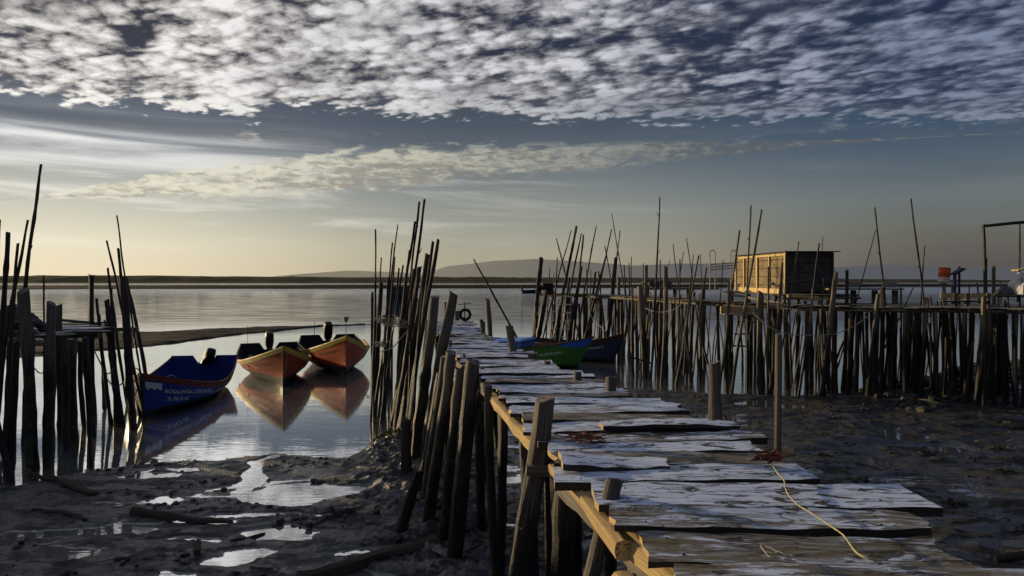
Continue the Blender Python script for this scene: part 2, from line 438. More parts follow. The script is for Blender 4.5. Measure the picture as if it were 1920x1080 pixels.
# thin high streaks
sv = t.comb(t.m('MULTIPLY', az, 1.0), t.m('MULTIPLY', t.m('ADD', el, t.m('MULTIPLY', az, .02)), 13.0), 0)
st = t.noise(sv, 2.1, 6, .6, .5)
stm = t.m('MULTIPLY', t.mr(st, .47, .70), t.mr(el, .24, .12))
stc = t.mix(t.mr(az, -.55, .5), (.95,.90,.80), (.16,.18,.19))
sk = t.mr(az, -.6, .3, .8, .55)
base = t.mix(t.m('MULTIPLY', t.m('MULTIPLY', stm, sk), t.mr(el, .02, .08)), base, stc)
# bright streaks in the gap at the left
brt = t.m('MULTIPLY', t.m('MULTIPLY', t.mr(az, -.20, -.62), t.mr(t.m('ABSOLUTE', t.m('SUBTRACT', el, .165)), .035, .005)), t.mr(st, .34, .56))
base = t.mix(t.m('MULTIPLY', brt, .95), base, (.97,.96,.94))
dkb = t.m('MULTIPLY', t.mr(az, .1, -.5), t.mr(t.m('ABSOLUTE', t.m('SUBTRACT', el, .197)), .014, .003))
base = t.mix(t.m('MULTIPLY', dkb, .55), base, (.075,.09,.12))
# altocumulus sheet, laid out on a plane overhead
zc = t.m('ADD', t.m('MAXIMUM', z, 0.0), .09)
u = t.m('DIVIDE', x, zc); v = t.m('DIVIDE', y, zc)
q0 = t.comb(t.m('ADD', u, t.m('MULTIPLY', v, -.10)), t.m('MULTIPLY', t.m('ADD', v, t.m('MULTIPLY', u, .35)), 1.02), 0)
wr = t.vm('SUBTRACT', t.noise(q0, 5.0, 4, .6, colr=True), (.5,.5,.5))
q = t.vm('ADD', q0, t.vm('MULTIPLY', wr, (.16,.16,0)))
vo = t.vor(q, 15.0, 'SMOOTH_F1', 1.0, sm=.25)
vo2 = t.vor(t.vm('ADD', q, (3.3,1.7,0)), 8.0, 'SMOOTH_F1', 1.0, sm=.3)
nf = t.noise(q0, 20.0, 7, .62, .3)
nl = t.noise(t.vm('MULTIPLY', q0, (.8,1.0,1)), 1.5, 3, .5, .5)
nm = t.noise(t.vm('MULTIPLY', q0, (.55,1.25,1)), 6.5, 4, .55, .6)
d1 = t.m('SUBTRACT', 1.0, t.m('MULTIPLY', vo, 1.25)); d2 = t.m('SUBTRACT', 1.0, t.m('MULTIPLY', vo2, 1.2))
dens = t.m('ADD', t.m('MULTIPLY', d1, .25), t.m('MULTIPLY', d2, .20))
dens = t.m('ADD', t.m('ADD', dens, -.06), t.m('MULTIPLY', nf, .52))
dens = t.m('ADD', dens, t.m('MULTIPLY', nm, .60))
dens = t.m('ADD', dens, t.m('MULTIPLY', t.m('SUBTRACT', nl, .12), .62))   # centre ~ .94
cb = t.mr(az, -.62, .55)
hi = t.mix(t.mr(az, -.1, .6), t.mix(t.mr(az, -.6, -.05), (.96,.93,.90), (.74,.74,.77)), (.20,.24,.35))
mid = t.mix(cb, (.40,.375,.36), (.062,.078,.125))
lo = t.mix(cb, (.045,.045,.06), (.018,.030,.066))
c1 = t.mix(t.mr(dens, .70, .90), lo, mid)
cc = t.mix(t.mr(dens, .82, 1.12), c1, hi)
shade = t.mr(t.noise(t.vm('MULTIPLY', q0, (.5,1.1,1)), 2.3, 3, .55, .4), .50, .68, 0, .5)
cc = t.mix(shade, cc, t.mix(cb, (.20,.185,.185), (.060,.070,.105)))
edge = t.m('ADD', .233, t.m('ADD', t.m('MULTIPLY', az, -.0195), t.m('MULTIPLY', t.m('MULTIPLY', az, az), -.089)))
ed = t.m('SUBTRACT', el, edge)
edn = t.m('ADD', ed, t.m('MULTIPLY', t.m('SUBTRACT', t.noise(g, 9.0, 3), .5), .035))
edn = t.m('ADD', edn, t.m('MULTIPLY', t.m('SUBTRACT', dens, .96), .075))
sh = t.m('MULTIPLY', t.mr(edn, -.004, .010), t.mr(dens, .70, .90, .72, 1.0))
cc = t.mix(t.m('MULTIPLY', t.mr(ed, .040, .004), t.mr(dens, .80, 1.05, .15, .75)), cc, t.mix(t.mr(az, -.6, .35), (1.0,.97,.90), (.22,.26,.32)))
base = t.mix(sh, base, cc)
# long low bank of cloud
lc = t.m('ADD', t.m('ADD', .172, t.m('MULTIPLY', az, .062)), t.m('MULTIPLY', t.m('MULTIPLY', az, az), -.0975))
wd = t.ramp(t.mr(az, -.62, .55, 0, 1, False), [(0,(0,0,0)), (.08,(.010,)*3), (.20,(.022,)*3), (.36,(.028,)*3), (.55,(.021,)*3), (.76,(.013,)*3), (.88,(.004,)*3), (1,(0,0,0))])
ln = t.noise(t.comb(az, t.m('MULTIPLY', t.m('ADD', el, t.m('MULTIPLY', az, -.07)), 3.3), 0), 19.0, 8, .66, .7)
ln2 = t.noise(t.comb(az, t.m('MULTIPLY', el, 4.5), 3.0), 4.0, 3, .5, .5)
ds = t.m('DIVIDE', t.m('ABSOLUTE', t.m('SUBTRACT', el, lc)), t.m('ADD', wd, .0005))
lm = t.mr(t.m('ADD', ds, t.m('MULTIPLY', t.m('SUBTRACT', ln, .5), 2.3)), 1.15, .72)
lm = t.m('MULTIPLY', t.m('MULTIPLY', lm, t.mr(t.noise(t.comb(az, t.m('MULTIPLY', el, 4.0), 1.0), 30.0, 6, .65, .5), .36, .52, .45, 1.0)), t.mr(t.m('ADD', ln, t.mr(az, -.3, .45, .2, .02)), .44, .60))
lcol = t.mix(t.mr(az, -.55, .35), (.82,.78,.62), (.21,.22,.205))
lsh = t.mix(t.mr(az, -.55, .35), (.42,.39,.32), (.11,.12,.13))
lcol = t.mix(t.mr(t.m('ADD', t.m('MULTIPLY', ln2, .5), t.m('MULTIPLY', t.noise(t.comb(az, t.m('MULTIPLY', el, 3.0), 5.0), 42.0, 5, .6, .4), .7)), .52, .72), lcol, lsh)
base = t.mix(t.m('MULTIPLY', lm, .92), base, lcol)
# small wisps above it
wm = t.m('MULTIPLY', t.mr(t.m('ABSOLUTE', t.m('SUBTRACT', el, .196)), .016, .004), t.mr(t.noise(t.comb(az, t.m('MULTIPLY', el, 3.0), 9.0), 15, 6, .65), .56, .66))
base = t.mix(t.m('MULTIPLY', t.m('MULTIPLY', wm, t.mr(az, -.5, -.3)), .6), base, t.mix(t.mr(az, -.4, .3), (.62,.60,.55), (.2,.22,.25)))
sky = t.n('ShaderNodeTexSky'); sky.sky_type = 'NISHITA'; sky.sun_disc = False
sky.sun_elevation = SUN_EL; sky.sun_rotation = SUN_AZ
nis = t.mix(1.0, sky.outputs[0], (.13,.13,.145), 'MULTIPLY')
base = t.mix(t.mr(y, .25, -.25), base, t.mix(1.0, base, (.22,.25,.32), 'MULTIPLY'))
up = t.mr(z, .42, .8)          # overhead the sheet is thinner and the open sky shows through
over = t.mix(.55, t.mix(1.0, cc, (1.5,1.55,1.7), 'MULTIPLY'), nis)
base = t.mix(up, base, over)
bg = t.n('ShaderNodeBackground'); t.put(bg.inputs[0], base); bg.inputs[1].default_value = 1.0
wo = t.n('ShaderNodeOutputWorld'); t.L.new(bg.outputs[0], wo.inputs[0])

scene.view_settings.view_transform = 'Standard'; scene.view_settings.look = 'None'
scene.view_settings.exposure = 0; scene.view_settings.gamma = 1

# ------------------------------------------------------------------ numpy noise for the terrain
def _hash(ix, iy, seed):
    h = (ix.astype(np.int64)*374761393+iy.astype(np.int64)*668265263+seed*1442695041) & 0xffffffff
    h = ((h ^ (h >> 13))*1274126177) & 0xffffffff
    return ((h ^ (h >> 16)) & 0xffff)/65535.0
def vnoise(x, y, seed=0):
    ix = np.floor(x); iy = np.floor(y); fx = x-ix; fy = y-iy
    fx = fx*fx*(3-2*fx); fy = fy*fy*(3-2*fy)
    a = _hash(ix, iy, seed); b = _hash(ix+1, iy, seed); c = _hash(ix, iy+1, seed); d = _hash(ix+1, iy+1, seed)
    return (a*(1-fx)+b*fx)*(1-fy)+(c*(1-fx)+d*fx)*fy
def fbm(x, y, octv=4, seed=0, gain=.5):
    s = 0; a = 1; tot = 0
    for i in range(octv):
        s = s+a*vnoise(x*2**i+i*17.3, y*2**i+i*9.1, seed+i); tot += a; a *= gain
    return s/tot
def sstep(a, b, x):
    t = np.clip((x-a)/(b-a), 0, 1); return t*t*(3-2*t)

def grid_mesh(name, xs, ys, zf, mat, kind='structure', keep=None):
    X, Y = np.meshgrid(xs, ys); Z = zf(X, Y)
    n, m = Z.shape
    v = np.stack([X.ravel(), Y.ravel(), Z.ravel()], 1)
    i = np.arange(n*m).reshape(n, m)
    f = np.stack([i[:-1,:-1].ravel(), i[:-1,1:].ravel(), i[1:,1:].ravel(), i[1:,:-1].ravel()], 1)
    if keep is not None:
        f = f[keep(v[f].mean(1), v[f])]
    me = bpy.data.meshes.new(name)
    me.vertices.add(len(v)); me.vertices.foreach_set('co', v.ravel())
    me.loops.add(len(f)*4); me.loops.foreach_set('vertex_index', f.ravel())
    me.polygons.add(len(f)); me.polygons.foreach_set('loop_start', np.arange(len(f))*4)
    me.polygons.foreach_set('use_smooth', np.ones(len(f), bool))
    me.materials.append(mat); me.update(calc_edges=True); me.validate()
    o = bpy.data.objects.new(name, me); col.objects.link(o); tag(o, kind=kind); return o

# ------------------------------------------------------------------ the mud shore
shore_pts = [(-60, 9.0), (-14, 11.2), (-8.9, 11.9), (-7.9, 12.9), (-7, 13.7), (-5.6, 13.7), (-4.3, 13.9), (-3.3, 13.9), (-3.0, 15.2), (-2.6, 17.0),
             (-1.6, 18.6), (0.2, 21.0), (1.8, 22.3), (3.3, 22.4), (5.4, 21.6), (8.7, 20.9), (11, 21.3), (13, 22.6), (17, 26), (22, 29.5), (60, 48)]
sx_, sy_ = zip(*shore_pts)
puddles = [(-3.55, 11.5, 1.15, .62, .1), (-2.9, 11.75, .55, .35, 0), (-4.75, 12.6, .22, 1.2, .1), (-6.8, 12.3, .75, .22, 0), (-6.3, 12.7, .5, .13, 0),
           (-3.0, 9.6, .75, .20, .25), (-4.3, 9.2, .5, .14, -.1), (-3.9, 8.3, .2, .2, .1), (-2.1, 8.1, .9, .18, .15), (-5.8, 8.9, .5, .2, .1),
           (-3.9, 10.35, .8, .15, .12), (-2.6, 10.4, .6, .10, .15), (-6.6, 9.6, .7, .25, .1), (-1.3, 7.3, .7, .2, .2), (-5.2, 9.9, 1.3, .22, .1), (-3.3, 8.9, .5, .2, .4), (-6.9, 8.4, .5, .15, .05), (-5.9, 11.0, .6, .14, .1), (-2.0, 9.0, .6, .12, .2),
           (4.6, 9.4, .9, .22, .1), (6.9, 12.0, 1.1, .2, 0), (3.2, 6.6, .5, .2, .1), (8.5, 14.5, 1.4, .25, 0), (5.0, 15.0, 1.0, .2, 0), (3.9, 5.0, .7, .25, .1),
           (2.9, 4.6, .0, .0, 0)]
def mud_h(X, Y):
    wx = X+.55*(fbm(X*.9, Y*1.3, 3, 5)-.5)*2; wy = Y+.45*(fbm(X*.9, Y*1.3, 3, 9)-.5)*2
    d = np.interp(X, sx_, sy_)-Y + (fbm(X*.8, Y*1.2, 4, 21)-.5)*1.1
    base = np.clip(d, -3, 0)*.16 + .062*sstep(-.05, .35, d) + .02*sstep(0, 6, d)
    left = 1-sstep(-1.6, .3, X)
    # shelves and hollows
    sh = fbm(X*.55+3, Y*1.0+7, 4, 33)
    base = base + left*(.044*sstep(.45, .51, sh)-.036)*sstep(0, .8, d)
    ch = np.abs(fbm(X*.42+9, Y*.95+2, 3, 55)-.5)
    base = base - left*.055*(1-sstep(.0, .04, ch))*sstep(.3, 1, d)
    for (px, py, rx, ry, an) in puddles:
        if rx == 0: continue
        ca, sa = math.cos(an), math.sin(an)
        dx = (wx-px)*ca+(wy-py)*sa; dy = -(wx-px)*sa+(wy-py)*ca
        q = np.sqrt((dx/rx)**2+(dy/ry)**2)
        base = np.minimum(base, -.05+.16*sstep(.72, 1.3, q))
    base = np.where(base > 0, base*(1-.58*left), base)
    # right hand flat: wetter, flatter
    base = base + (1-left)*(.30*(fbm(X*.55+20, Y*1.3, 5, 35, .6)-.5)-.034)*sstep(0, 1, d)
    # bank under the walkway and round the pole cluster
    ax = np.interp(Y, [4, 8, 12, 15, 18], [.6, -.6, -1.6, -2.7, -3.2])
    bk = np.exp(-((X-ax)/.95)**2)*sstep(0, 1.2, d)*sstep(3, 6, Y)
    base = base + bk*(.04+.26*(fbm(X*2.2, Y*2.2, 4, 77)-.3))
    # rubble bank under the right-hand boardwalk
    rb = sstep(10.5, 13, X)*sstep(-1.0, .8, d)*(1-sstep(1.5, 5, d))
    base = base + rb*(.05+.50*(fbm(X*1.3, Y*1.3, 4, 91)-.35))
    fine = (fbm(X*2.6, Y*3.2, 5, 13, .62)-.5)
    cl = fbm(X*5, Y*5, 3, 61)
    dry = sstep(.02, .08, base)
    micro = fbm(X*9, Y*9, 4, 131, .7)-.5
    base = base + fine*.026 + micro*.036 + .028*sstep(.64, .80, cl)*sstep(.0, .02, base) + bk*micro*.22
    return base
xs = np.concatenate([np.linspace(-60, -16, 60)[:-1], np.arange(-16, -9.5, .09), np.arange(-9.5, 5, .038), np.arange(5, 15, .065), np.linspace(15, 60, 160)])
ys = [-12.0]
while ys[-1] < 50: ys.append(ys[-1]+(.5 if ys[-1] < 1.5 else max(.034, .0040*ys[-1]) if ys[-1] < 24 else .22))
grid_mesh('mud_flat', xs, np.array(ys), mud_h, M['mud'],
          keep=lambda c, q: q[:, :, 2].max(1) > -.32)

# open water to the horizon
mb = MB()
mb.v = [Vector(p) for p in ((-14000, -60, 0), (14000, -60, 0), (14000, 14000, 0), (-14000, 14000, 0))]; mb.face((0,1,2,3))
tag(mb.build('water', M['water'], smooth=False), kind='structure')

# mid-water mudbank (left) and far sandbars
def bank_h(X, Y):
    n = fbm(X*.25, Y*.35, 5, 3)
    cy = np.interp(X, [-60, -36, -24, -19, -17, -14, -11], [29, 32, 37, 43.5, 48, 52, 54]); wd = np.interp(X, [-60, -36, -24, -19, -17, -14, -10], [12, 11.5, 10.2, 8.2, 3.9, .6, 0])
    q = np.abs(Y-cy-(n-.5)*3)/np.maximum(wd, .01)
    return .15*(1-sstep(.55, 1.1, q)) - .055 + .22*(fbm(X*.45, Y*1.1, 6, 8, .6)-.5) - .25*sstep(1.0, 1.6, q)
grid_mesh('mudbank', np.arange(-60, -6, .22), np.arange(20, 62, .16), bank_h, M['sand'], keep=lambda c, q: q[:, :, 2].max(1) > -.02)
def bar_h(X, Y):
    n = fbm(X*.012, Y*.03, 4, 3)
    cy = np.interp(X, [-900, -250, -80, 120, 400, 900], [250, 262, 285, 320, 360, 380])
    wd = np.interp(X, [-900, -250, 60, 200, 420], [70, 62, 55, 40, 10])
    q = np.abs(Y-cy-(n-.5)*26)/np.maximum(wd, 1)
    return 1.0*(1-sstep(.4, 1.1, q))-.35+.5*(fbm(X*.03, Y*.1, 4, 5)-.5)
grid_mesh('sandbar', np.arange(-900, 520, 4.5), np.arange(150, 440, 2.6), bar_h, M['fars'], keep=lambda c, q: q[:, :, 2].max(1) > -.05)
# low far shore with its wood, as one mass
def shore_z(X, Y):
    n = fbm(X*.006+4, Y*.0+1, 5, 14); t_ = fbm(X*.10, Y*.10, 4, 19)
    k = sstep(560, 600, Y)
    top = 3.0+5.2*n+1.6*(t_-.5)*2
    top = top*np.interp(X, [-1000, -500, 200, 600, 1400], [1.25, 1.0, .72, .40, .30])
    return k*top-.6+.3*k
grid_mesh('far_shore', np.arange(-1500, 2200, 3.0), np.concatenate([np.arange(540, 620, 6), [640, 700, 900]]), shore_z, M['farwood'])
def hill_z(X, Y):
    pts = [(-1600,0), (-1250, 34), (-1000, 52), (-700, 40), (-520, 30), (-380, 78), (-80, 112), (140, 118), (420, 104), (700, 84), (1050, 92), (1400, 96), (1800, 76), (2300, 84), (2700, 70), (3400, 76), (5200, 30)]
    hx, hz = zip(*pts)
    base = np.interp(X, hx, hz)
    base = base + (fbm(X*.004, Y*.0, 4, 44)-.5)*16
    k = sstep(3300, 4100, Y)
    return base*k-2
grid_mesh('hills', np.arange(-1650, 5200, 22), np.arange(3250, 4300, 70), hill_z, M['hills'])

# clods of mud and broken shell lying on the flat: nobody could count them
def ground_z(x, y): return float(mud_h(np.array([[x]]), np.array([[y]]))[0, 0])
def lump(mb, c, r, sx=1, sy=1, sz=.6, seed=0):
    rg = random.Random(seed); b = len(mb.v); rot = rg.uniform(0, 6.28); ca, sa = math.cos(rot), math.sin(rot)
    rings = [(-.6, .8), (.1, 1.0), (.65, .68)]; n = 7
    for zz, rr in rings:
        for k in range(n):
            th = 6.283*k/n; q = rr*r*rg.uniform(.75, 1.2); x, y = math.cos(th)*q*sx, math.sin(th)*q*sy
            mb.v.append(Vector((c[0]+x*ca-y*sa, c[1]+x*sa+y*ca, c[2]+zz*r*sz*rg.uniform(.8, 1.2))))
    mb.v.append(Vector((c[0], c[1], c[2]+r*sz*.95)))
    for i in range(2):
        for k in range(n): mb.face((b+i*n+k, b+i*n+(k+1)%n, b+(i+1)*n+(k+1)%n, b+(i+1)*n+k))
    for k in range(n): mb.face((b+2*n+k, b+2*n+(k+1)%n, b+3*n))
cx_, cy_ = [], []
rg = random.Random(5)
cand = [(rg.uniform(-10, -.5), rg.uniform(7.3, 13.6)) for _ in range(2400)] + [(rg.uniform(1.2, 15), rg.uniform(4, 20.5)) for _ in range(1500)]
cand = [(x, y) for x, y in cand if vnoise(np.array(x*.9), np.array(y*1.4), 71) > .5]
zz = mud_h(np.array([[c[0] for c in cand]]), np.array([[c[1] for c in cand]]))[0]
mb = MB()
for i, ((x, y), z_) in enumerate(zip(cand, zz)):
    if z_ < -.03: continue
    r = .012+.055*rg.random()**4
    lump(mb, (x, y, z_+r*.15), r, rg.uniform(.8, 1.6), 1, .7, i)
tag(mb.build('mud_clods', M['stone']), 'small dark clods and shell fragments scattered over the wet mud', 'clods', kind='stuff')
# rubble bank under the right boardwalk, and weed on the right-hand flat
mb = MB()
for i in range(520):
    x = rg.uniform(10.8, 20); y = float(np.interp(x, sx_, sy_))-rg.uniform(-.6, 3.0)
    z_ = ground_z(x, y); r = .04+.15*rg.random()**2.2
    lump(mb, (x, y, z_+r*.2), r, rg.uniform(.8, 1.5), 1, .75, i+7000)
tag(mb.build('rubble_bank', M['stone']), 'bank of dark wet rubble under the right-hand boardwalk', 'rubble', kind='stuff')
def weed(name, c, rx, ry, n, label, mat=None, hgt=.10):
    mb = MB(); rg = random.Random(int(abs(c[0])*1000+c[1]*10))
    for i in range(n):
        a = rg.uniform(0, 6.283); q = math.sqrt(rg.random()); x = c[0]+math.cos(a)*q*rx; y = c[1]+math.sin(a)*q*ry
        z_ = ground_z(x, y)
        p = Vector((x, y, z_-.01)); d = Vector((rg.uniform(-1,1), rg.uniform(-1,1), rg.uniform(.2,1.2))).normalized()
        l = hgt*rg.uniform(.5, 1.3)*(1.2-q)
        e = Vector((rg.uniform(-.4,.4), rg.uniform(-.4,.4), -.5))*l
        wv = d.cross(Vector((0,0,1))).normalized()*l*rg.uniform(.12,.3)
        b = len(mb.v); mb.v += [p-wv, p+wv, p+d*l+wv*1.2, p+d*l-wv, p+d*l+e+wv*.6]
        mb.face((b, b+1, b+2, b+3)); mb.face((b+3, b+2, b+4))
    lump(mb, (c[0], c[1], ground_z(c[0], c[1])+.0), (rx+ry)*.36, 1.3, 1, .22, 5)
    return tag(mb.build(name, mat or M['weed']), label, 'seaweed')
weed('seaweed_clump', G(1868, 850), .42, .3, 260, 'large dark seaweed clump near the right edge of the mud')
weed('seaweed_clump', G(1885, 890), .22, .2, 120, 'seaweed clump below the large one at the right edge')
weed('seaweed_clump', G(1545, 826+30), .20, .14, 110, 'small seaweed clump on the mud right of the thin pole')
weed('seaweed_clump', G(1740, 855), .22, .16, 120, 'seaweed clump in the middle of the right-hand mud')
weed('seaweed_clump', G(1790, 955), .22, .14, 120, 'seaweed clump on the mud beyond the long white plank')
weed('seaweed_clump', G(1900, 800), .5, .35, 160, 'ragged seaweed clump beside the rubble bank')
M['moss'] = simple('green_weed', (.10,.12,.02), (.03,.035,.01), 9, .7)
weed('green_weed_mat', (-3.05, 15.6, 0), .75, .9, 900, 'yellow green weed on the bank below the pole cluster', M['moss'], .12)
weed('green_weed_mat', G(930, 905, .3), .55, .5, 320, 'dark green weed on the bank beneath the walkway', M['moss'], .09) if False else None

# ------------------------------------------------------------------ driftwood
def log(name, a, b, r0, r1, label, cat='driftwood', mat='branch', wob=.03, tw=0, zoff=.02, sink=0.0):
    a = Vector((a[0], a[1], ground_z(a[0], a[1])+zoff)); b = Vector((b[0], b[1], ground_z(b[0], b[1])+zoff-sink))
    a.z = max(a.z, .01+r0*.3); b.z = max(b.z, .0)
    mb = MB(); pole_geo(mb, a, b, r0, r1, wob, 8, rough=.16, twigs=tw, segs=10)
    return tag(mb.build(name, M[mat]), label, cat)
log('driftwood_log', G(248, 968), G(435, 984), .07, .03, 'dark driftwood log lying across the middle of the left mud')
log('driftwood_log', G(578, 992), G(664, 964), .03, .06, 'short dark log with an upright stub right of the big puddle', tw=1)
log('driftwood_stick', G(432, 1024), G(497, 1001), .015, .02, 'thin stick slanting over a small puddle in the left mud')
log('driftwood_log', G(560, 1079, .1), G(820, 1012, .1), .09, .07, 'thick dark log at the bottom edge left of the walkway')
log('driftwood_branch', G(50, 880), G(112, 908), .035, .05, 'bent grey branch running from the left posts into the mud', wob=.06)
log('driftwood_log', G(112, 908), G(180, 932), .075, .05, 'stubby black log lying at the end of the bent branch')
log('driftwood_stick', G(60, 962), G(158, 982), .02, .03, 'dark stick lying below the left posts', wob=.05)
log('driftwood_stick', G(215, 1057), G(242, 1056), .025, .03, 'tiny thick stick in the bottom left mud')
log('driftwood_stick', G(370, 1030), G(369, 1050), .05, .04, 'small black stump standing in the lower left mud', zoff=.06)
log('driftwood_stick', G(470, 1073), G(512, 1075), .015, .015, 'short thin stick near the bottom edge of the left mud')
log('driftwood_log', G(1760, 762), G(1655, 744), .085, .05, 'pale yellow ended log lying in front of the right pilings', mat='driftwood')
log('driftwood_log', G(1655, 746), G(1560, 742), .05, .04, 'thin dark log lying left of the yellow ended log')
log('driftwood_log', G(1862, 1058), G(1960, 1050), .055, .05, 'black log end in the bottom right corner')
log('driftwood_stick', G(1505, 1010-10, 0), G(1440, 1005, 0), .02, .02, 'thin stick half hidden under the near planks')
# ------------------------------------------------------------------ near walkway
DZ = 2.40
Lx = [(-3, 1.45), (2.3, .80), (2.78, .66), (3.35, .55), (4.41, .345), (5.53, .17), (7.38, -.17), (9.14, -.57), (11.5, -1.04), (15.7, -1.7), (19.4, -2.2)]
Rx = [(-3, 3.3), (2.3, 2.25), (2.9, 2.03), (4.06, 1.80), (4.41, 1.76), (5.15, 1.80), (5.95, 1.58), (7.05, 1.27), (8.4, .89), (10.0, .45), (12, 0.0), (13.6, -.40), (19.4, -1.25)]
def xl(Y): return float(np.interp(Y, *zip(*Lx)))
def xr(Y): return float(np.interp(Y, *zip(*Rx)))
pier = empty('walkway', (0, 8, DZ))
tag(pier, 'rickety wooden walkway of pale worn planks in the foreground', 'walkway')
def plank(parent, x0, x1, ya0, ya1, yb0, yb1, z0, z1, th=.035, mat='deck', seed=0, jag=.03, warp=.012, chunk=0.0, name='deck_plank'):
    """plank from x0 (near/far edges ya0..ya1) to x1 (yb0..yb1)"""
    rg = random.Random(seed); mb = MB(); nx, ny = 22, 5
    ph = [rg.uniform(0, 6.28) for _ in range(6)]; cup = rg.uniform(-.6, 1.0)*warp
    el_ = [rg.uniform(-jag, jag) for _ in range(ny)]; er_ = [rg.uniform(-jag*1.5, jag*1.5) for _ in range(ny)]
    uo = rg.uniform(0, 50)
    ej0 = [rg.uniform(-.004, .004) for _ in range(nx)]; ej1 = [rg.choice((0,0,0,1))*rg.uniform(-.016, .002) for _ in range(nx)]
    def pt(i, j, top):
        s = i/(nx-1); q = j/(ny-1)
        x = x0+(x1-x0)*s+(el_[j]*max(0, 1-s*6))+(er_[j]*max(0, 1-(1-s)*6))
        e0 = ya0+(yb0-ya0)*s+.004*math.sin(ph[0]+s*5)+ej0[i]; e1 = ya1+(yb1-ya1)*s+.004*math.sin(ph[1]+s*4)+ej1[i]
        if chunk and s > .72: e1 -= chunk*(s-.72)/.28*(.6+.4*math.sin(s*40))*(e1-e0)
        y = e0+(e1-e0)*q
        z = z0+(z1-z0)*s+warp*math.sin(ph[2]+s*4.2)+cup*(2*q-1)**2+.004*math.sin(ph[3]+s*19+q*7)
        return Vector((x, y, z if top else z-th*(1+.15*math.sin(ph[4]+s*11))))
    for top in (True, False):
        for i in range(nx):
            for j in range(ny): mb.v.append(pt(i, j, top))
    o = nx*ny; W = (ya1-ya0)
    U = lambda i, j: (uo+(x1-x0)*i/(nx-1), W*j/(ny-1))
    for i in range(nx-1):
        for j in range(ny-1):
            a, b, c, d = i*ny+j, (i+1)*ny+j, (i+1)*ny+j+1, i*ny+j+1
            mb.face((a, b, c, d), [U(i,j), U(i+1,j), U(i+1,j+1), U(i,j+1)])
            mb.face((o+a, o+d, o+c, o+b), [U(i,j), U(i,j+1), U(i+1,j+1), U(i+1,j)])
    for i in range(nx-1):
        for j, fl in ((0, 1), (ny-1, 0)):
            a, b = i*ny+j, (i+1)*ny+j; uv = [(uo+(x1-x0)*i/(nx-1), 9), (uo+(x1-x0)*(i+1)/(nx-1), 9), (uo+(x1-x0)*(i+1)/(nx-1), 9+th), (uo+(x1-x0)*i/(nx-1), 9+th)]
            mb.face((o+a, o+b, b, a) if fl else (a, b, o+b, o+a), uv if fl else [uv[3], uv[2], uv[1], uv[0]])
    for j in range(ny-1):
        for i, fl in ((0, 0), (nx-1, 1)):
            a, b = i*ny+j, i*ny+j+1; uv = [(uo, 9), (uo+.1, 9), (uo+.1, 9+th), (uo, 9+th)]
            mb.face((o+a, o+b, b, a) if fl else (a, b, o+b, o+a), uv)
    if ya0 < 9 and x1-x0 > 1.0:          # nail heads over the stringers
        for i_, j_ in ((2, 1), (2, 3), (nx-4, 1), (nx-4, 3)):
            c_ = pt(i_, j_, True)+Vector((rg.uniform(-.03,.03), rg.uniform(-.01,.01), 0))
            mb.tube([c_-Vector((0,0,.01)), c_+Vector((0,0,.003))], .007, 6, mi=1)
    return mb.build(name, [M[mat], M['rubber']], parent, sharp=50)
near = [2.42, 2.86, 3.22, 3.57, 4.0, 4.38, 4.72, 5.02, 5.35, 5.72, 6.1]
ed_ = [-1.4+.42*i for i in range(9)] + near[0:]
ed_ = [e for e in ed_ if e < 2.3] + near
rg = random.Random(12)
while ed_[-1] < 19.2: ed_.append(ed_[-1]+rg.choice((.27, .31, .36, .42, .24)))
ext = {3.57: (.02, .40), 2.86: (0, -.05), 3.22: (0, .12), 4.0: (-.10, .05), 5.02: (.0, .10), 4.72: (.02, -.06), 4.38: (0, .0)}
for i in range(len(ed_)-1):
    y0, y1 = ed_[i], ed_[i+1]; ym = (y0+y1)/2
    a, b = ext.get(y0, (rg.uniform(-.05, .05), rg.uniform(-.10, .12)))
    g_ = rg.uniform(.010, .032); sk = rg.uniform(-.03, .03) + (.09 if y0 < 6 else .03)*0
    zj = rg.uniform(-.012, .012)
    th = .045 if y0 in (3.57, 5.02, 4.0) else rg.uniform(.025, .04)
    plank(pier, xl(ym)+a-.03, xr(ym)+b, y0+g_, y1-g_*.4, y0+g_+sk, y1-g_*.4+sk, DZ+zj, DZ+rg.uniform(-.015, .015)+(.02 if y0 == 5.02 else 0), th,
          seed=i+31, warp=rg.uniform(.004, .011), jag=rg.choice((.006, .01, .014, .03)), chunk=.35 if y0 in (3.22, 5.02) else 0)
# loose boards bridging the worn middle part
plank(pier, xl(5.6)+.55, xr(5.6)+.12, 5.38, 5.60, 5.33, 5.56, DZ+.045, DZ+.05, .03, seed=911, jag=.02, chunk=.3)
plank(pier, xl(4.3)-.06, xl(4.3)+.62, 4.22, 4.55, 4.26, 4.5, DZ+.05, DZ+.035, .045, seed=912, jag=.015)
plank(pier, -1.32, -1.02, 13.9, 14.12, 13.93, 14.12, DZ+.05, DZ+.045, .02, seed=913, jag=.01)
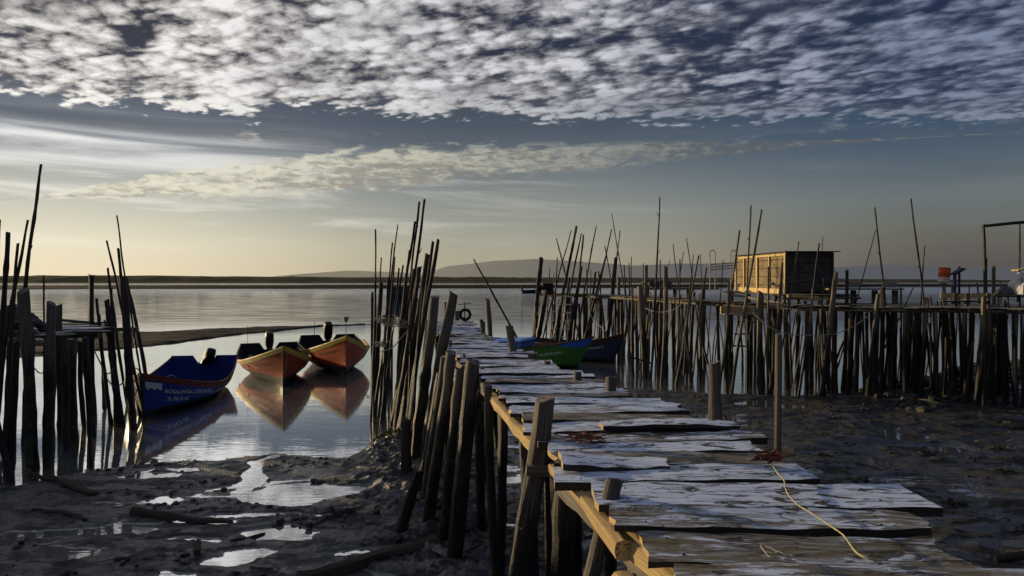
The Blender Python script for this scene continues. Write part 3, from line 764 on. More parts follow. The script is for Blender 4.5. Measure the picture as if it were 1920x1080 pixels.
# stringers
def beam(parent, pts, r, mat='beam', sq=.6, name='beam', n=8, rough=.10, z=None):
    mb = MB(); SEED[0] += 1; full = []
    for a, b in zip(pts[:-1], pts[1:]):
        k = max(3, int((Vector(b)-Vector(a)).length*5))
        for i in range(k): full.append(Vector(a).lerp(Vector(b), i/k))
    full.append(Vector(pts[-1]))
    rgb = random.Random(SEED[0])
    full = [p+Vector((rgb.uniform(-.012,.012), 0, rgb.uniform(-.012,.012))) for p in full]
    mb.tube(full, [r*(1+.08*math.sin(i*.9)) for i in range(len(full))], n, sq, rough, SEED[0], cuttop=.3)
    return mb.build(name, M[mat], parent, sharp=35)
def edge(Y, dx, z): return (xl(Y)+dx, Y, z)
beam(pier, [edge(1.2, .05, 2.30), edge(2.3, .03, 2.30), edge(3.45, .02, 2.31)], .045)
beam(pier, [edge(.6, -.05, 2.20), edge(2.2, -.05, 2.20), edge(3.3, -.03, 2.16)], .052, sq=.2)
beam(pier, [edge(3.25, -.03, 2.31), edge(3.9, .0, 2.30), edge(4.6, -.03, 2.32)], .048)
beam(pier, [edge(3.1, .10, 2.18), edge(4.3, .08, 2.17), edge(6, .1, 2.18)], .06, 'post')
beam(pier, [edge(5.35, -.02, 2.29), edge(6.2, -.03, 2.28), edge(7.6, -.02, 2.31)], .058)
beam(pier, [edge(5.8, .06, 2.18), edge(7.3, .05, 2.22), edge(9.2, .05, 2.24)], .05, 'post')
beam(pier, [edge(7.5, .03, 2.30), edge(9.4, .02, 2.30), edge(11.6, .02, 2.30)], .05, 'post')
beam(pier, [edge(11.3, .05, 2.30), edge(15, .04, 2.30), edge(19.2, .04, 2.30)], .055, 'post')
def redge(Y, dx, z): return (xr(Y)+dx, Y, z)
beam(pier, [redge(.5, -.2, 2.28), redge(3, -.2, 2.28), redge(6, -.15, 2.28)], .06, 'post')
beam(pier, [redge(5.8, -.1, 2.29), redge(9, -.1, 2.29), redge(12.5, -.1, 2.29)], .055, 'post')
beam(pier, [redge(12.3, -.08, 2.30), redge(16, -.08, 2.30), redge(19.2, -.08, 2.30)], .055, 'post')
for Y in (2.6, 5.1, 7.6, 9.6, 12, 14.5, 17):     # cross bearers
    beam(pier, [(xl(Y)-.12, Y, 2.17), (xr(Y)+.05, Y+.05, 2.19)], .05, 'post', name='crossbeam')
def post(parent, top, base, Y, w, sq=0.0, dy=0.0, mat='post', zb=-.3, name='post', wob=.012, n=12, cut=.35, taper=.88, rough=.06):
    a, b, r = img_pole(top, base, Y, w*.93, dy, zb)
    mb = MB(); pole_geo(mb, a, b, r*1.08, r*taper, wob, n, sq, rough=rough, cut=cut)
    return mb.build(name, M[mat], parent, sharp=38)
# supporting posts: top px, base px, depth, width px
for a in [((1022,747),(978,1080),5.15,50,.75), ((1153,899),(1112,1080),3.72,40,.5), ((887,677),(852,1050),8.5,33,.3), ((863,690),(833,1000),9.2,20,0),
          ((846,660),(806,960),9.9,24,.3), ((833,668),(800,905),10.6,18,0), ((915,722),(930,1075),7.3,18,0), ((1026,840),(1028,1080),5.5,15,.5),
          ((850,549),(832,655),12.0,24,.5), ((836,567),(838,600),15.5,9,.3), ((825,700),(797,880),11.2,16,0), ((815,556),(790,760),13.2,22,.7),
          ((905,690),(872,930),8.9,13,0), ((875,700),(862,930),9.4,11,0)]:
    post(pier, a[0], a[1], a[2], a[3], sq=a[4])
for a in [((1078,800),(1080,1040),4.9,34,0), ((962,760),(965,900),6.6,26,0), ((990,770),(994,900),6.9,20,0), ((1175,960),(1178,1100),4.0,20,0),
          ((945,745),(940,830),7.9,18,0), ((1012,880),(1008,1000),5.9,16,0)]:
    post(pier, a[0], a[1], a[2], a[3], sq=a[4], zb=-.3, dy=0) if False else None
def under(x, y, r, lx=0.0):
    mb = MB(); pole_geo(mb, (x+lx, y+.05, -.35), (x, y, 2.2), r*1.15, r, .014, 10, rough=.1)
    mb.build('post', M['post'], pier)
for a in [(.78, 4.2, .085, .05), (.42, 5.4, .075, -.1), (.15, 6.6, .07, .1), (.45, 7.1, .06, 0), (-.1, 8.1, .06, -.05), (-.45, 9.6, .06, .05), (1.5, 4.8, .06, .1), (1.35, 6.3, .06, 0),
          (.75, 8.0, .055, 0), (.2, 10.2, .055, 0), (-.5, 12.0, .055, .1), (-1.2, 13.2, .06, 0), (-.7, 14.6, .06, 0), (-1.6, 15.6, .06, 0), (-1.1, 17, .06, 0), (-2.0, 18.2, .06, 0), (-1.4, 19.0, .06, 0), (1.9, 2.6, .07, 0), (.9, 2.4, .07, 0)]:
    under(*a)
# right-hand posts and stubs
for a in [((1340,680),(1340,800),5.62,27,0,.3), ((1145,707),(1145,735),7.35,25,.3,.1), ((1083,697),(1083,712),8.1,20,.2,.1), ((1026,677),(1026,690),9.5,15,.2,.1),
          ((998,662),(998,680),10.3,22,.6,.1), ((955,611),(963,660),11.2,19,.4,.2), ((914,562),(918,626),14.3,11,.6,.6), ((902,599),(905,628),14.9,9,.3,.2), ((907,603),(908,628),15.3,6,0,.4)]:
    post(pier, a[0], a[1], a[2], a[3], sq=a[4], cut=a[5], wob=.006)
o = post(None, (1460,626), (1460,860), 4.72, 15, mat='post', name='mooring_post', wob=.004)
tag(o, 'tall thin bare pole standing against the right side of the walkway', 'post')
# jumble of slats beside the walkway
for a in [((838,612),(826,690),12.4,7), ((845,640),(842,720),11.9,6), ((870,664),(868,760),10.4,8), ((858,672),(856,780),10.6,7)]:
    post(pier, a[0], a[1], a[2], a[3], sq=.8, name='slat', mat='post')
mb = MB(); mb.tube([P(826,690,11), P(872,688,10.2)], .022, 6, .6); mb.tube([P(832,668,11.2), P(858,668,11)], .02, 6, .6); mb.tube([P(838,706,10.4), P(905,702,9.2)], .024, 6, .6)
mb.build('rail', M['post'], pier)
# yellow rope on the deck
pts = [G(1447,872,2.44), G(1458,888,2.43), G(1470,902,2.425), G(1476,925,2.425), G(1496,948,2.425), G(1522,964,2.425), G(1553,985,2.425), G(1582,1006,2.425), G(1604,1036,2.425), G(1626,1048,2.425), G(1655,1052,2.42)]
def smooth_path(pts, k=5):
    out = []
    n = len(pts)
    for i in range(n-1):
        p0, p1, p2, p3 = pts[max(i-1,0)], pts[i], pts[i+1], pts[min(i+2,n-1)]
        for j in range(k):
            t_ = j/k
            out.append(.5*((2*p1)+(p2-p0)*t_+(2*p0-5*p1+4*p2-p3)*t_*t_+(3*p1-p0-3*p2+p3)*t_**3))
    out.append(pts[-1]); return out
mb = MB(); mb.tube(smooth_path([p+Vector((0,0,.004)) for p in pts]), .0043, 6, rough=.12)
tag(mb.build('rope', M['yrope']), 'thin yellow rope trailing over the near planks', 'rope')
def tangle(c, rx, rz, n, r, mat, label, name='rope_tangle', seed=1):
    rg = random.Random(seed); mb = MB()
    for k in range(n):
        pts = [Vector(c)+Vector((rg.gauss(0, rx), rg.gauss(0, rx), abs(rg.gauss(0, rz)))) for _ in range(5)]
        mb.tube(smooth_path(pts, 4), r, 5, rough=.05, seed=k)
    return tag(mb.build(name, M[mat]), label, 'rope')
tangle(G(1447, 864, 2.44), .045, .03, 12, .006, 'rrope', 'red brown rope tangle at the foot of the thin pole')
tangle((1.13, 2.87, 2.43), .03, .012, 4, .003, 'rope', 'frayed pale string caught on the near plank edge', seed=3)
tangle((.52, 5.0, 2.43), .10, .008, 10, .004, 'rrope', 'dry brown seaweed strands lying on the planks behind the big square post', name='seaweed_strands', seed=4)
# round float lying on the mud / walkway side
c = G(1527, 893, 2.30); mb = MB()
mb.tube([c+Vector((0,0,-.04)), c+Vector((0,0,-.03)), c+Vector((0,0,.02)), c+Vector((0,0,.035))], [.055,.062,.062,.052], 16, rough=.02)
mb.tube([c+Vector((0,0,.03)), c+Vector((0,0,.048))], [.018,.014], 8)
o = mb.build('fishing_float', M['concrete']); o.location.z = 0
tag(o, 'round pale fishing float beside the planks right of the thin pole', 'float')
mb = MB(); mb.tube([(c.x, c.y, -.3), (c.x+.01, c.y, 2.262)], [.05,.045], 8); tag(mb.build('mooring_post', M['post']), 'short hidden post carrying the round float', 'post')
# tyre at the end of the walkway
c = P(872, 590, 18.9); ty = empty('tyre', c); tag(ty, 'old tyre standing upright at the far end of the walkway', 'tyre')
mb = MB(); ring = [Vector((math.cos(a)*.135, 0, math.sin(a)*.135)) for a in [i*2*math.pi/28 for i in range(29)]]
mb.tube(ring, .042, 10, cap=False, rough=.03); o = mb.build('tread', M['rubber']); o.parent = ty
mb = MB()
for k in range(7):
    a = k*.9; mb.tube([Vector((math.cos(a+d)*.182, 0, math.sin(a+d)*.182)) for d in (-.08, .08)], .006, 5)
    mb.tube([Vector((math.cos(a)*.088, -.012, math.sin(a)*.088)), Vector((math.cos(a)*.182, -.012, math.sin(a)*.182))], .009, 5)
o = mb.build('lashing', M['rope']); o.parent = ty
mb = MB(); mb.tube([P(871,602,19.0), P(871,566,19.0)], .018, 7); mb.tube([P(860,571,19.0), P(883,569,19.0)], .012, 6)
tag(mb.build('tyre_stand', M['post']), 'thin crossed stake that holds up the tyre', 'stake')
mb = MB(); mb.box(P(858,593,18.8)+Vector((0,0,.02)), (.12,.12,.26), jit=.01); tag(mb.build('bollard', M['post']), 'small dark block beside the tyre', 'bollard')
# leaning thin rod right of the walkway
a, b = P(958,613,11.3), P(888,486,11.6); mb = MB(); pole_geo(mb, a-(b-a)*.15, b, .017, .011, .010, 7)
tag(mb.build('leaning_rod', M['pole']), 'thin rod leaning left from the short post on the walkway', 'pole')
# stakes in the mud to the left of the walkway
for tp, bs, w_, lb in [((786,884),(748,1003),20,'short stake leaning right in the mud left of the walkway'), ((760,786),(762,900),17,'worn black stump standing on the bank below the pole cluster')]:
    Y = 4608/(bs[1]-522); a, b, r = img_pole(tp, bs, Y, w_); mb = MB(); pole_geo(mb, a, b, r*1.3, r*.8, .02, 9, rough=.15)
    tag(mb.build('stake', M['branch']), lb, 'stake')
a, b = P(862, 940, 8.6), P(905, 927, 8.6); mb = MB(); a.z = ground_z(a.x, a.y)+.03; b.z = ground_z(b.x, b.y)+.06; pole_geo(mb, a, b, .012, .01, .02, 6)
tag(mb.build('driftwood_stick', M['post']), 'pale stick on the mud between the walkway posts', 'driftwood')

# ------------------------------------------------------------------ free-standing poles, in clusters
ORD = ['first','second','third','fourth','fifth','sixth','seventh','eighth','ninth','tenth','eleventh','twelfth','thirteenth','fourteenth','fifteenth',
       'sixteenth','seventeenth','eighteenth','nineteenth','twentieth','twenty-first','twenty-second','twenty-third','twenty-fourth','twenty-fifth','twenty-sixth','twenty-seventh','twenty-eighth','twenty-ninth','thirtieth']
def cluster(spec, where, group, mat='pole'):
    spec = sorted(spec, key=lambda s: s[0][0])
    for i, s in enumerate(spec):
        tp, bs, Y, w_ = s[:4]; opt = s[4] if len(s) > 4 else {}
        a, b, r = img_pole(tp, bs, Y, w_*.82, opt.get('dy', 0)); mb = MB()
        pole_geo(mb, a, b, r*1.15, r*opt.get('tp', .62), opt.get('wob', .007), 8, opt.get('sq', 0), twigs=opt.get('tw', 0), rough=.11)
        mt = opt.get('mat', mat)
        o = mb.build('mooring_pole', M[mt])
        lean = 'right' if tp[0]-bs[0] > 10 else 'left' if bs[0]-tp[0] > 10 else None
        th = 'thick' if w_ >= 12 else 'thin' if w_ <= 6 else 'slim'
        if opt.get('tw'): th += ' twiggy'
        tag(o, f"{th} pole {'leaning '+lean if lean else 'standing upright'}, {ORD[i]} from left {where}", 'pole', group)
# left platform poles
LY = 12.9
cluster([((15,436),(2,600),13.2,13), ((34,456),(26,600),13.6,9), ((52,413),(20,560),13.6,9,{'wob':.012}), ((77,309),(51,545),14.2,9,{'wob':.012,'tw':1}), ((82,516),(82,600),15.5,5),
         ((44,545),(62,880),12.9,24,{'sq':.4,'tp':.95,'mat':'post'}), ((97,568),(92,880),13.0,19,{'sq':.6,'tp':.95,'mat':'post'}), ((111,571),(112,640),15.5,11,{'sq':.6,'tp':.95,'mat':'post'}),
         ((171,516),(176,790),17.2,12,{'tp':.85}), ((181,560),(208,797),16.8,9), ((200,562),(225,797),16.8,13,{'tp':.85}), ((200,451),(240,640),17.2,6,{'wob':.012}),
         ((219,404),(234,515),17.2,5,{'wob':.012,'tw':2}), ((222,466),(247,790),17.2,9,{'tp':.7}), ((202,502),(240,760),19.4,7), ((231,522),(250,805),16.3,17,{'tp':.85}),
         ((236,520),(272,703),19.5,9), ((222,520),(262,780),17.9,9),
         ((0,412),(-6,600),14.4,7), ((30,640),(14,905),12.2,17,{'tp':.9}), ((-14,760),(20,912),12.0,16,{'tp':.9}), ((208,540),(216,792),17.1,8),
         ((196,600),(232,800),16.6,7),((187,590),(196,770),18.6,7), ((168,790),(171,870),13.0,10)],
        'among the posts of the left platform', 'poles around the left platform')
# cluster beside the near walkway
C2 = [((704,430),(697,740),17.2,6), ((715,483),(703,740),17.0,5), ((736,455),(708,720),17.6,5,{'wob':.012}), ((746,421),(715,690),18.0,5,{'wob':.012}), ((740,482),(718,760),17.2,6),
      ((756,497),(722,740),17.0,6), ((748,503),(724,700),17.4,6), ((786,378),(762,600),17.0,7,{'wob':.015,'tw':2}), ((778,415),(757,640),17.2,8,{'wob':.012}), ((796,374),(777,560),16.6,8,{'tw':2}),
      ((768,470),(750,700),17.0,8), ((802,477),(752,790),16.2,13,{'tp':.8}), ((812,453),(771,740),15.8,10), ((822,449),(770,790),15.4,11), ((787,500),(748,770),16.5,13,{'tp':.8}),
      ((776,505),(740,760),16.8,12), ((793,540),(775,780),15.0,7), ((728,520),(712,760),17.6,8), ((715,530),(702,750),17.9,11,{'tp':.9}), ((763,545),(738,770),17.4,10), 
      ((800,600),(783,800),14.4,7), ((808,640),(796,840),13.6,8), ((826,640),(806,830),12.9,8), ((698,548),(698,740),18.0,8), ((733,560),(720,750),18.0,12), ((750,600),(745,770),17.2,8), ((784,560),(760,780),16.6,10),
      ((816,690),(803,860),12.6,7), ((770,640),(764,790),16.0,8)]
cluster(C2, 'in the pole cluster left of the walkway', 'poles crowded left of the walkway')
mb = MB(); mb.tube(smooth_path([P(712,660,16.4), P(735,652,16.2), P(752,634,16.2), P(762,622,16.2)]), .012, 6)
tag(mb.build('rope', M['rope']), 'slack rope tied across the pole cluster left of the walkway', 'rope')
for px, py, rr, sd_, lb in [(716, 650, .10, 1, 'rope knot tied low on the pole cluster left of the walkway'), (752, 615, .14, 2, 'rope tangle hanging in the middle of the pole cluster'), (716, 605, .07, 9, 'small rope loop high in the pole cluster')]:
    tangle(P(px, py, 16.6), rr, rr, 7, .009, 'rope', lb, seed=sd_)
mb = MB(); mb.box(P(724,606,16.9), (.14,.05,.10), jit=.01); tag(mb.build('crate_board', M['beam']), 'yellow board nailed inside the pole cluster', 'board')
# small blue cabin behind the cluster, on its own posts
cab = empty('fishing_cabin', P(748, 592, 21.5)); tag(cab, 'small dark blue cabin half hidden behind the pole cluster', 'cabin')
c = P(748, 565, 21.5)
mb = MB(); mb.box(c, (.62,.6,.80)); mb.build('wall', M['hutblue'], cab)
mb = MB(); mb.box(c+Vector((0,0,.44)), (.76,.76,.07)); mb.build('roof', M['maroon'], cab)
mb = MB(); mb.box(c+Vector((0,-.305,.12)), (.26,.02,.22)); mb.build('window', M['black'], cab)
mb = MB()
for dx in (-.28, .28):
    for dy in (-.25, .25): mb.tube([(c.x+dx, c.y+dy, -.4), (c.x+dx, c.y+dy, c.z-.4)], .05, 7, seed=int(dx*10+dy*30))
mb.build('stilt', M['post'], cab)
mb = MB(); mb.box(c+Vector((0,0,-.45)), (.9,.8,.06)); mb.build('platform', M['post'], cab)
# far right group by the green boat
CY = 28.0
C3 = [((1015,484),(1002,650),33.2,11,{'tp':.9}), ((1024,545),(1008,640),32.8,10,{'tp':.9}), ((1043,447),(1059,518),34.2,4), ((1071,432),(1047,523),34.7,4,{'wob':.012}), ((1081,424),(1043,620),33.2,9,{'tp':.5}),
      ((1090,438),(1074,520),33.8,5), ((1094,440),(1078,600),33.4,6), ((1118,424),(1085,620),33.2,4,{'wob':.01}), ((1147,401),(1166,530),33.7,3), ((1163,432),(1140,600),33.6,4,{'wob':.01}), ((1155,484),(1137,640),32.6,9,{'tp':.85}),
      ((1147,430),(1128,520),34.0,4), ((1136,481),(1101,620),32.8,6), ((1134,461),(1146,530),34.2,4), ((1184,481),(1182,600),34.2,3), ((1170,497),(1177,620),33.2,4), ((1179,493),(1180,640),32.7,4),
      ((1045,483),(1036,620),34.2,4), ((1031,502),(1026,600),35.2,3), ((1039,510),(1034,600),35.2,3), ((1100,505),(1100,620),34.2,6), ((1090,500),(1066,630),32.8,9,{'tp':.8}), ((1068,520),(1052,640),32.6,7), ((1116,510),(1106,640),33.2,8),
      ((1122,508),(1130,600),34.7,5), ((1108,505),(1106,600),35.2,3), ((1160,520),(1163,660),32.2,10,{'tp':.9,'mat':'post'}), ((1052,560),(1046,640),34.2,9,{'mat':'post'}), ((1070,560),(1075,640),33.8,9), ((1086,570),(1086,640),33.6,8)]
cluster(C3, 'in the group behind the green boat', 'poles behind the green boat', 'pole')
# poles of the right hand boardwalk
C4 = [((1237,370),(1228,548),24.5,6,{'tw':4,'wob':.008,'tp':.5}), ((1206,494),(1205,600),26,4), ((1212,497),(1210,550),26,7,{'mat':'polel','tp':.95}), ((1238,487),(1236,600),25,4), ((1248,500),(1248,600),25,10,{'mat':'polel','tp':1.1}),
      ((1262,458),(1271,520),26,3), ((1275,486),(1272,600),25,4), ((1287,447),(1297,530),25,3), ((1300,477),(1297,560),26,3), ((1310,479),(1272,700),22.8,6,{'mat':'polel'}), ((1313,476),(1316,600),25,3), ((1325,502),(1310,620),24,5),
      ((1282,472),(1266,560),26,3), ((1256,488),(1247,520),26,3), ((1200,536),(1210,730),24.6,12,{'mat':'polel','tp':.95}), ((1186,538),(1187,700),25.5,8), ((1249,540),(1240,720),23.2,6,{'mat':'polel'}),
      ((1295,530),(1290,600),24,5)]
cluster(C4, 'on the boardwalk left of the shed', 'poles along the boardwalk left of the shed', 'pole')
C5 = [((1387,432),(1352,700),21.6,6,{'mat':'polel'}), ((1408,385),(1404,600),21.5,5,{'mat':'polel','tp':.6,'tw':1}), ((1428,393),(1380,690),21.3,7,{'mat':'polel'}), ((1498,453),(1465,655),20.6,4), ((1536,456),(1503,700),20.6,6),
      ((1543,444),(1540,500),27,3,{'tw':1}), ((1467,493),(1454,640),20.9,8,{'mat':'polel'}), ((1441,500),(1441,730),20.9,5,{'mat':'polel'}), ((1568,510),(1545,712),20.6,11,{'mat':'polel','tp':.95}), ((1545,521),(1531,712),20.7,4), ((1524,540),(1513,705),20.6,7,{'mat':'polel'}),
      ((1356,488),(1350,560),24.5,3), ((1367,530),(1362,700),21.6,9,{'mat':'polel'}), ((1426,548),(1426,700),21.4,14,{'mat':'polel','tp':.95})]
cluster(C5, 'beside and in front of the shed', 'poles around the shed')
C6 = [((1640,389),(1653,540),22,5,{'tw':2,'wob':.01}), ((1642,430),(1611,540),23,3), ((1708,372),(1730,560),21.5,6,{'tw':4,'wob':.01,'tp':.5}), ((1734,460),(1728,555),22,4,{'tw':1}), ((1588,507),(1587,560),23,8,{'tp':.95}),
      ((1647,551),(1629,730),20.4,10,{'mat':'polel','tp':.95}), ((1654,538),(1652,735),20.6,9,{'tp':.95}), ((1738,560),(1727,750),20.0,10,{'mat':'polel','tp':.95}), ((1845,557),(1832,765),19.2,12,{'mat':'polel','tp':.95}),
      ((1799,500),(1800,560),22.5,5,{'tp':.9}), ((1850,484),(1850,560),22.5,5), ((1863,500),(1863,560),22,8,{'mat':'polel','tp':.95}), ((1768,520),(1771,560),21.8,7,{'tp':1,'mat':'polel'}),
      ((1712,540),(1700,565),22,4), ((1689,540),(1689,565),22.5,7,{'mat':'post'}), ((1785,534),(1786,565),23.5,7,{'mat':'post'}), ((1817,532),(1817,565),24,5,{'mat':'post'}), ((1832,531),(1835,565),24,7,{'mat':'post'}), ((1876,530),(1876,565),24,5,{'mat':'post'}), ((1745,553),(1745,575),21,5,{'mat':'polel'})]
cluster(C6, 'to the right of the shed', 'poles along the boardwalk right of the shed')
# ------------------------------------------------------------------ left platform
lp = empty('platform', (-12, 15, 2.4)); tag(lp, 'weathered plank platform on tall posts at the left edge', 'platform')
for i, (y0, x1) in enumerate([(13.55, -8.75), (13.9, -9.3), (14.3, -9.6), (14.8, -9.2), (15.3, -9.55), (15.9, -9.9), (16.5, -10.1), (17.1, -10.5), (17.8, -11.0)]):
    plank(lp, -15.2, x1 if i else -11.2, y0, y0+.42, y0+.25, y0+.66, 2.40+.012*(i % 2), 2.43, .04, seed=500+i, mat='boardwalk' if False else 'deck', jag=.15)
for y_, z_ in ((13.75, 2.28), (15.6, 2.28), (17.2, 2.28)): beam(lp, [(-15.2, y_, z_), (-9.6, y_+.3, z_)], .07, 'post')
for a in [((24,635),(18,860),13.9,20), ((122,635),(125,820),14.4,13), ((137,636),(138,800),14.9,16), ((118,635),(115,700),16.8,11), ((160,633),(170,770),15.5,14), ((96,635),(90,730),17,10), ((58,640),(48,800),14.9,10), ((5,640),(0,700),15.5,14), ((150,640),(155,730),16.5,9)]:
    post(lp, a[0], a[1], a[2], a[3], mat='post', name='post')
mb = MB(); c = P(28, 612, 14.9)
rgn = random.Random(3)
for k in range(90):
    a = rgn.uniform(0, 6.28); q = rgn.random()**.6
    lump(mb, (c.x+math.cos(a)*q*.7, c.y+math.sin(a)*q*.5, 2.44+(1-q)*.55), .12, 1.5, 1, .8, 90+k)
for k in range(26):
    p0 = Vector((c.x+rgn.uniform(-.5,.5), c.y-rgn.uniform(0,.4), 2.5+rgn.uniform(0,.3)))
    mb.tube(smooth_path([p0, p0+Vector((.15,-.05,.06)), p0+Vector((.3,.02,-.04))], 3), .008, 5, seed=k)
tag(mb.build('net_heap', M['net']), 'dark heap of fishing net piled on the left platform', 'net')
mb = MB(); mb.box(P(150,603,17.2), (1.0,.14,.05), Euler((0,.10,.1)).to_matrix(), jit=.01)
tag(mb.build('loose_board', M['deck'], smooth=False), 'loose board tilted on the right end of the left platform', 'board')
for k, (a, b, c_) in enumerate([((64,690),(78,700),(98,682)), ((178,660),(200,700),(213,690)), ((200,710),(216,726),(232,716))]):
    mb = MB(); mb.tube(smooth_path([P(a[0],a[1],13.4), P(b[0],b[1],13.2), P(c_[0],c_[1],13.5)]), .012, 5)
    tag(mb.build('rope', M['net']), ['old rope sagging between the two thick posts of the left platform','old rope sagging between thin poles right of the left platform','lowest rope tied between poles right of the left platform'][k], 'rope')

# unseen store added further left on the platform to shade the mud
ns_ = empty('net_store', (-16.3, 15.5, 2.45)); tag(ns_, 'low boarded net store at the outer end of the left platform', 'hut')
for (cx0, cy0, sx0, sy0) in ((-15.35, 15.5, .05, 7.9), (-17.25, 15.5, .05, 7.9), (-16.3, 11.55, 1.85, .05), (-16.3, 19.45, 1.85, .05)):
    mb = MB(); mb.box((cx0, cy0, 3.08), (sx0, sy0, 1.24)); mb.build('wall', M['shedwall'], ns_, smooth=False)
mb = MB(); mb.box((-16.3, 15.5, 3.76), (2.3, 8.4, .07), Euler((0,.03,0)).to_matrix(), jit=.01); mb.build('roof', M['sheddark'], ns_, smooth=False)
mb = MB(); mb.box((-16.9, 15.5, 1.24), (.05, 8.0, 2.2)); mb.build('lower_boarding', M['sheddark'], ns_, smooth=False)  # boarding added below the floor to keep low sun off the mud
mb = MB(); mb.box((-16.3, 15.5, 2.40), (2.4, 8.4, .10)); mb.build('floor', M['boardwalk'], ns_, smooth=False)
for y_ in (11.8, 13.6, 15.5, 17.4, 19.2):
    for x_ in (-17.2, -16.3, -15.4):
        mb = MB(); pole_geo(mb, (x_+.05, y_, -.4), (x_, y_, 2.36), .10, .08, .01, 8); mb.build('post', M['post'], ns_)
# ------------------------------------------------------------------ right boardwalk
BP = [(1.7, 36.0), (4.1, 33.6), (5.8, 29.2), (7.2, 24.8), (9.3, 22.0), (11.2, 20.9), (13.2, 20.1), (15.0, 19.3), (18.5, 18.6)]
BZ = [2.80, 2.80, 2.78, 2.76, 2.72, 2.70, 2.74, 2.72, 2.74]
bw = empty('boardwalk', (9, 22, 2.7)); tag(bw, 'long crooked plank boardwalk on a forest of pilings at right', 'boardwalk')
def along(s):
    s = max(0, min(len(BP)-1.0001, s)); i = int(s); f = s-i
    p = Vector((*BP[i], BZ[i])).lerp(Vector((*BP[i+1], BZ[i+1])), f)
    d = Vector((BP[i+1][0]-BP[i][0], BP[i+1][1]-BP[i][1], 0)).normalized()
    return p, d, Vector((-d.y, d.x, 0))
mb = MB(); rg = random.Random(77)
s_ = 0.0
while s_ < len(BP)-1.02:
    p, d, nrm = along(s_); L = (Vector(BP[min(int(s_)+1, len(BP)-1)])-Vector(BP[int(s_)])).length
    wd = rg.uniform(.16, .30); cen = p+nrm*rg.uniform(-.05,.05)+Vector((0,0,rg.uniform(-.015,.015)))
    wdt = 1.25+rg.uniform(-.1,.12)
    a = math.atan2(d.y, d.x)+rg.uniform(-.05,.05)
    mb.box(cen, (wd-.02, wdt, .04), Euler((rg.uniform(-.02,.02), 0, a)).to_matrix(), jit=.006)
    s_ += wd/L
mb.build('deck', M['boardwalk'], bw, smooth=False)
for off, zz_ in ((-.52, -.075), (.5, -.08)):
    for i in range(len(BP)-1):
        p, d, nr = along(i+.001); q, _, _ = along(i+.999)
        beam(bw, [p+nr*off+Vector((0,0,zz_)), q+nr*off+Vector((0,0,zz_+.01))], .06, 'polel' if off < 0 else 'post', n=7)
cnt = 0
for k in range(96):
    s = (k+rg.uniform(-.3, .3))/96*(len(BP)-1.02)
    p, d, nr = along(s); row = k % 4
    off = (-.60, .45, -.15, .95)[row]+rg.uniform(-.13, .13)
    b = p+nr*off; hh = .03 if row != 0 else rg.choice((.0, .05, .16, -.05))
    r = rg.uniform(.034, .075) if row else rg.uniform(.034, .062)
    base = Vector((b.x+rg.uniform(-.16,.16), b.y+rg.uniform(-.1,.1), -.4))
    mb = MB(); pole_geo(mb, base, (b.x, b.y, p.z-.06+(hh if row == 0 else 0)), r*1.2, r, .010, 8, rough=.09, segs=7)
    mb.build('piling', M[('polel','post','pole','pole')[row]], bw)
# diagonal braces and boards
for i, (a, b) in enumerate([((1222,742-60),(1180,668)), ((1330,690),(1315,640)), ((1600,600),(1560,690))]):
    beam(bw, [P(*a, 22.5), P(*b, 22.5)], .035, 'post', name='brace')
# storage terrace behind the boardwalk that carries the shed and the gear to the right
terr = empty('terrace', (11.5, 24, 3.0)); tag(terr, 'raised plank terrace under the shed behind the boardwalk', 'terrace')
mb = MB()
for k in range(14):
    y0 = 22.9+k*.46; mb.box((10.35, y0+.2, 3.03), (2.6, .42, .05), Euler((0,0,rg.uniform(-.01,.01))).to_matrix(), jit=.01)
mb.build('deck', M['boardwalk'], terr, smooth=False)
for x_ in (9.3, 10.4, 11.5):
    for y_ in (23.0, 24.8, 26.8, 28.8):
        mb = MB(); pole_geo(mb, (x_+rg.uniform(-.1,.1), y_, -.4), (x_, y_, 3.0), .08, .06, .01, 8); mb.build('post', M['post'], terr)
beam(terr, [(9.1, 22.95, 2.95), (11.7, 22.95, 2.95)], .055, 'polel', n=6); beam(terr, [(9.1, 22.9, 2.75), (9.1, 28.8, 2.95)], .05, 'polel', n=6)
t2 = empty('terrace', (14, 22.5, 2.75)); tag(t2, 'low cluttered plank terrace behind the right end of the boardwalk', 'terrace')
mb = MB()
for k in range(9):
    mb.box((14.2+.15*math.sin(k*3), 21.35+k*.34, 2.70), (6.0+rg.uniform(-.4,.4), .30, .05), Euler((0,0,-.08)).to_matrix(), jit=.012)
mb.build('deck', M['boardwalk'], t2, smooth=False)
for k in range(16):
    x_ = 11.6+5*(k % 8)/7+rg.uniform(-.2,.2); y_ = 21.6 if k < 8 else 23.6
    mb = MB(); pole_geo(mb, (x_+rg.uniform(-.15,.15), y_, -.4), (x_, y_, 2.68), .075, .055, .01, 8); mb.build('post', M['polel' if k % 3 == 0 else 'post'], t2)
for k in range(3):   # long low table boards at 1530-1680, y 541
    mb = MB()
bench = empty('work_bench', P(1620,545,23)); tag(bench, 'long low dark plank bench right of the shed', 'bench')
mb = MB(); mb.box(P(1618,542,23.2), (2.5,.5,.05), Euler((0,0,-.03)).to_matrix(), jit=.01); mb.build('top', M['deck'], bench, smooth=False)
for px in (1560, 1600, 1640, 1678):
    mb = MB(); q = P(px, 543, 23.2); mb.box((q.x, q.y, (q.z+2.6)/2), (.06,.3,q.z-2.6-.04)); mb.build('leg', M['post'], bench, smooth=False)

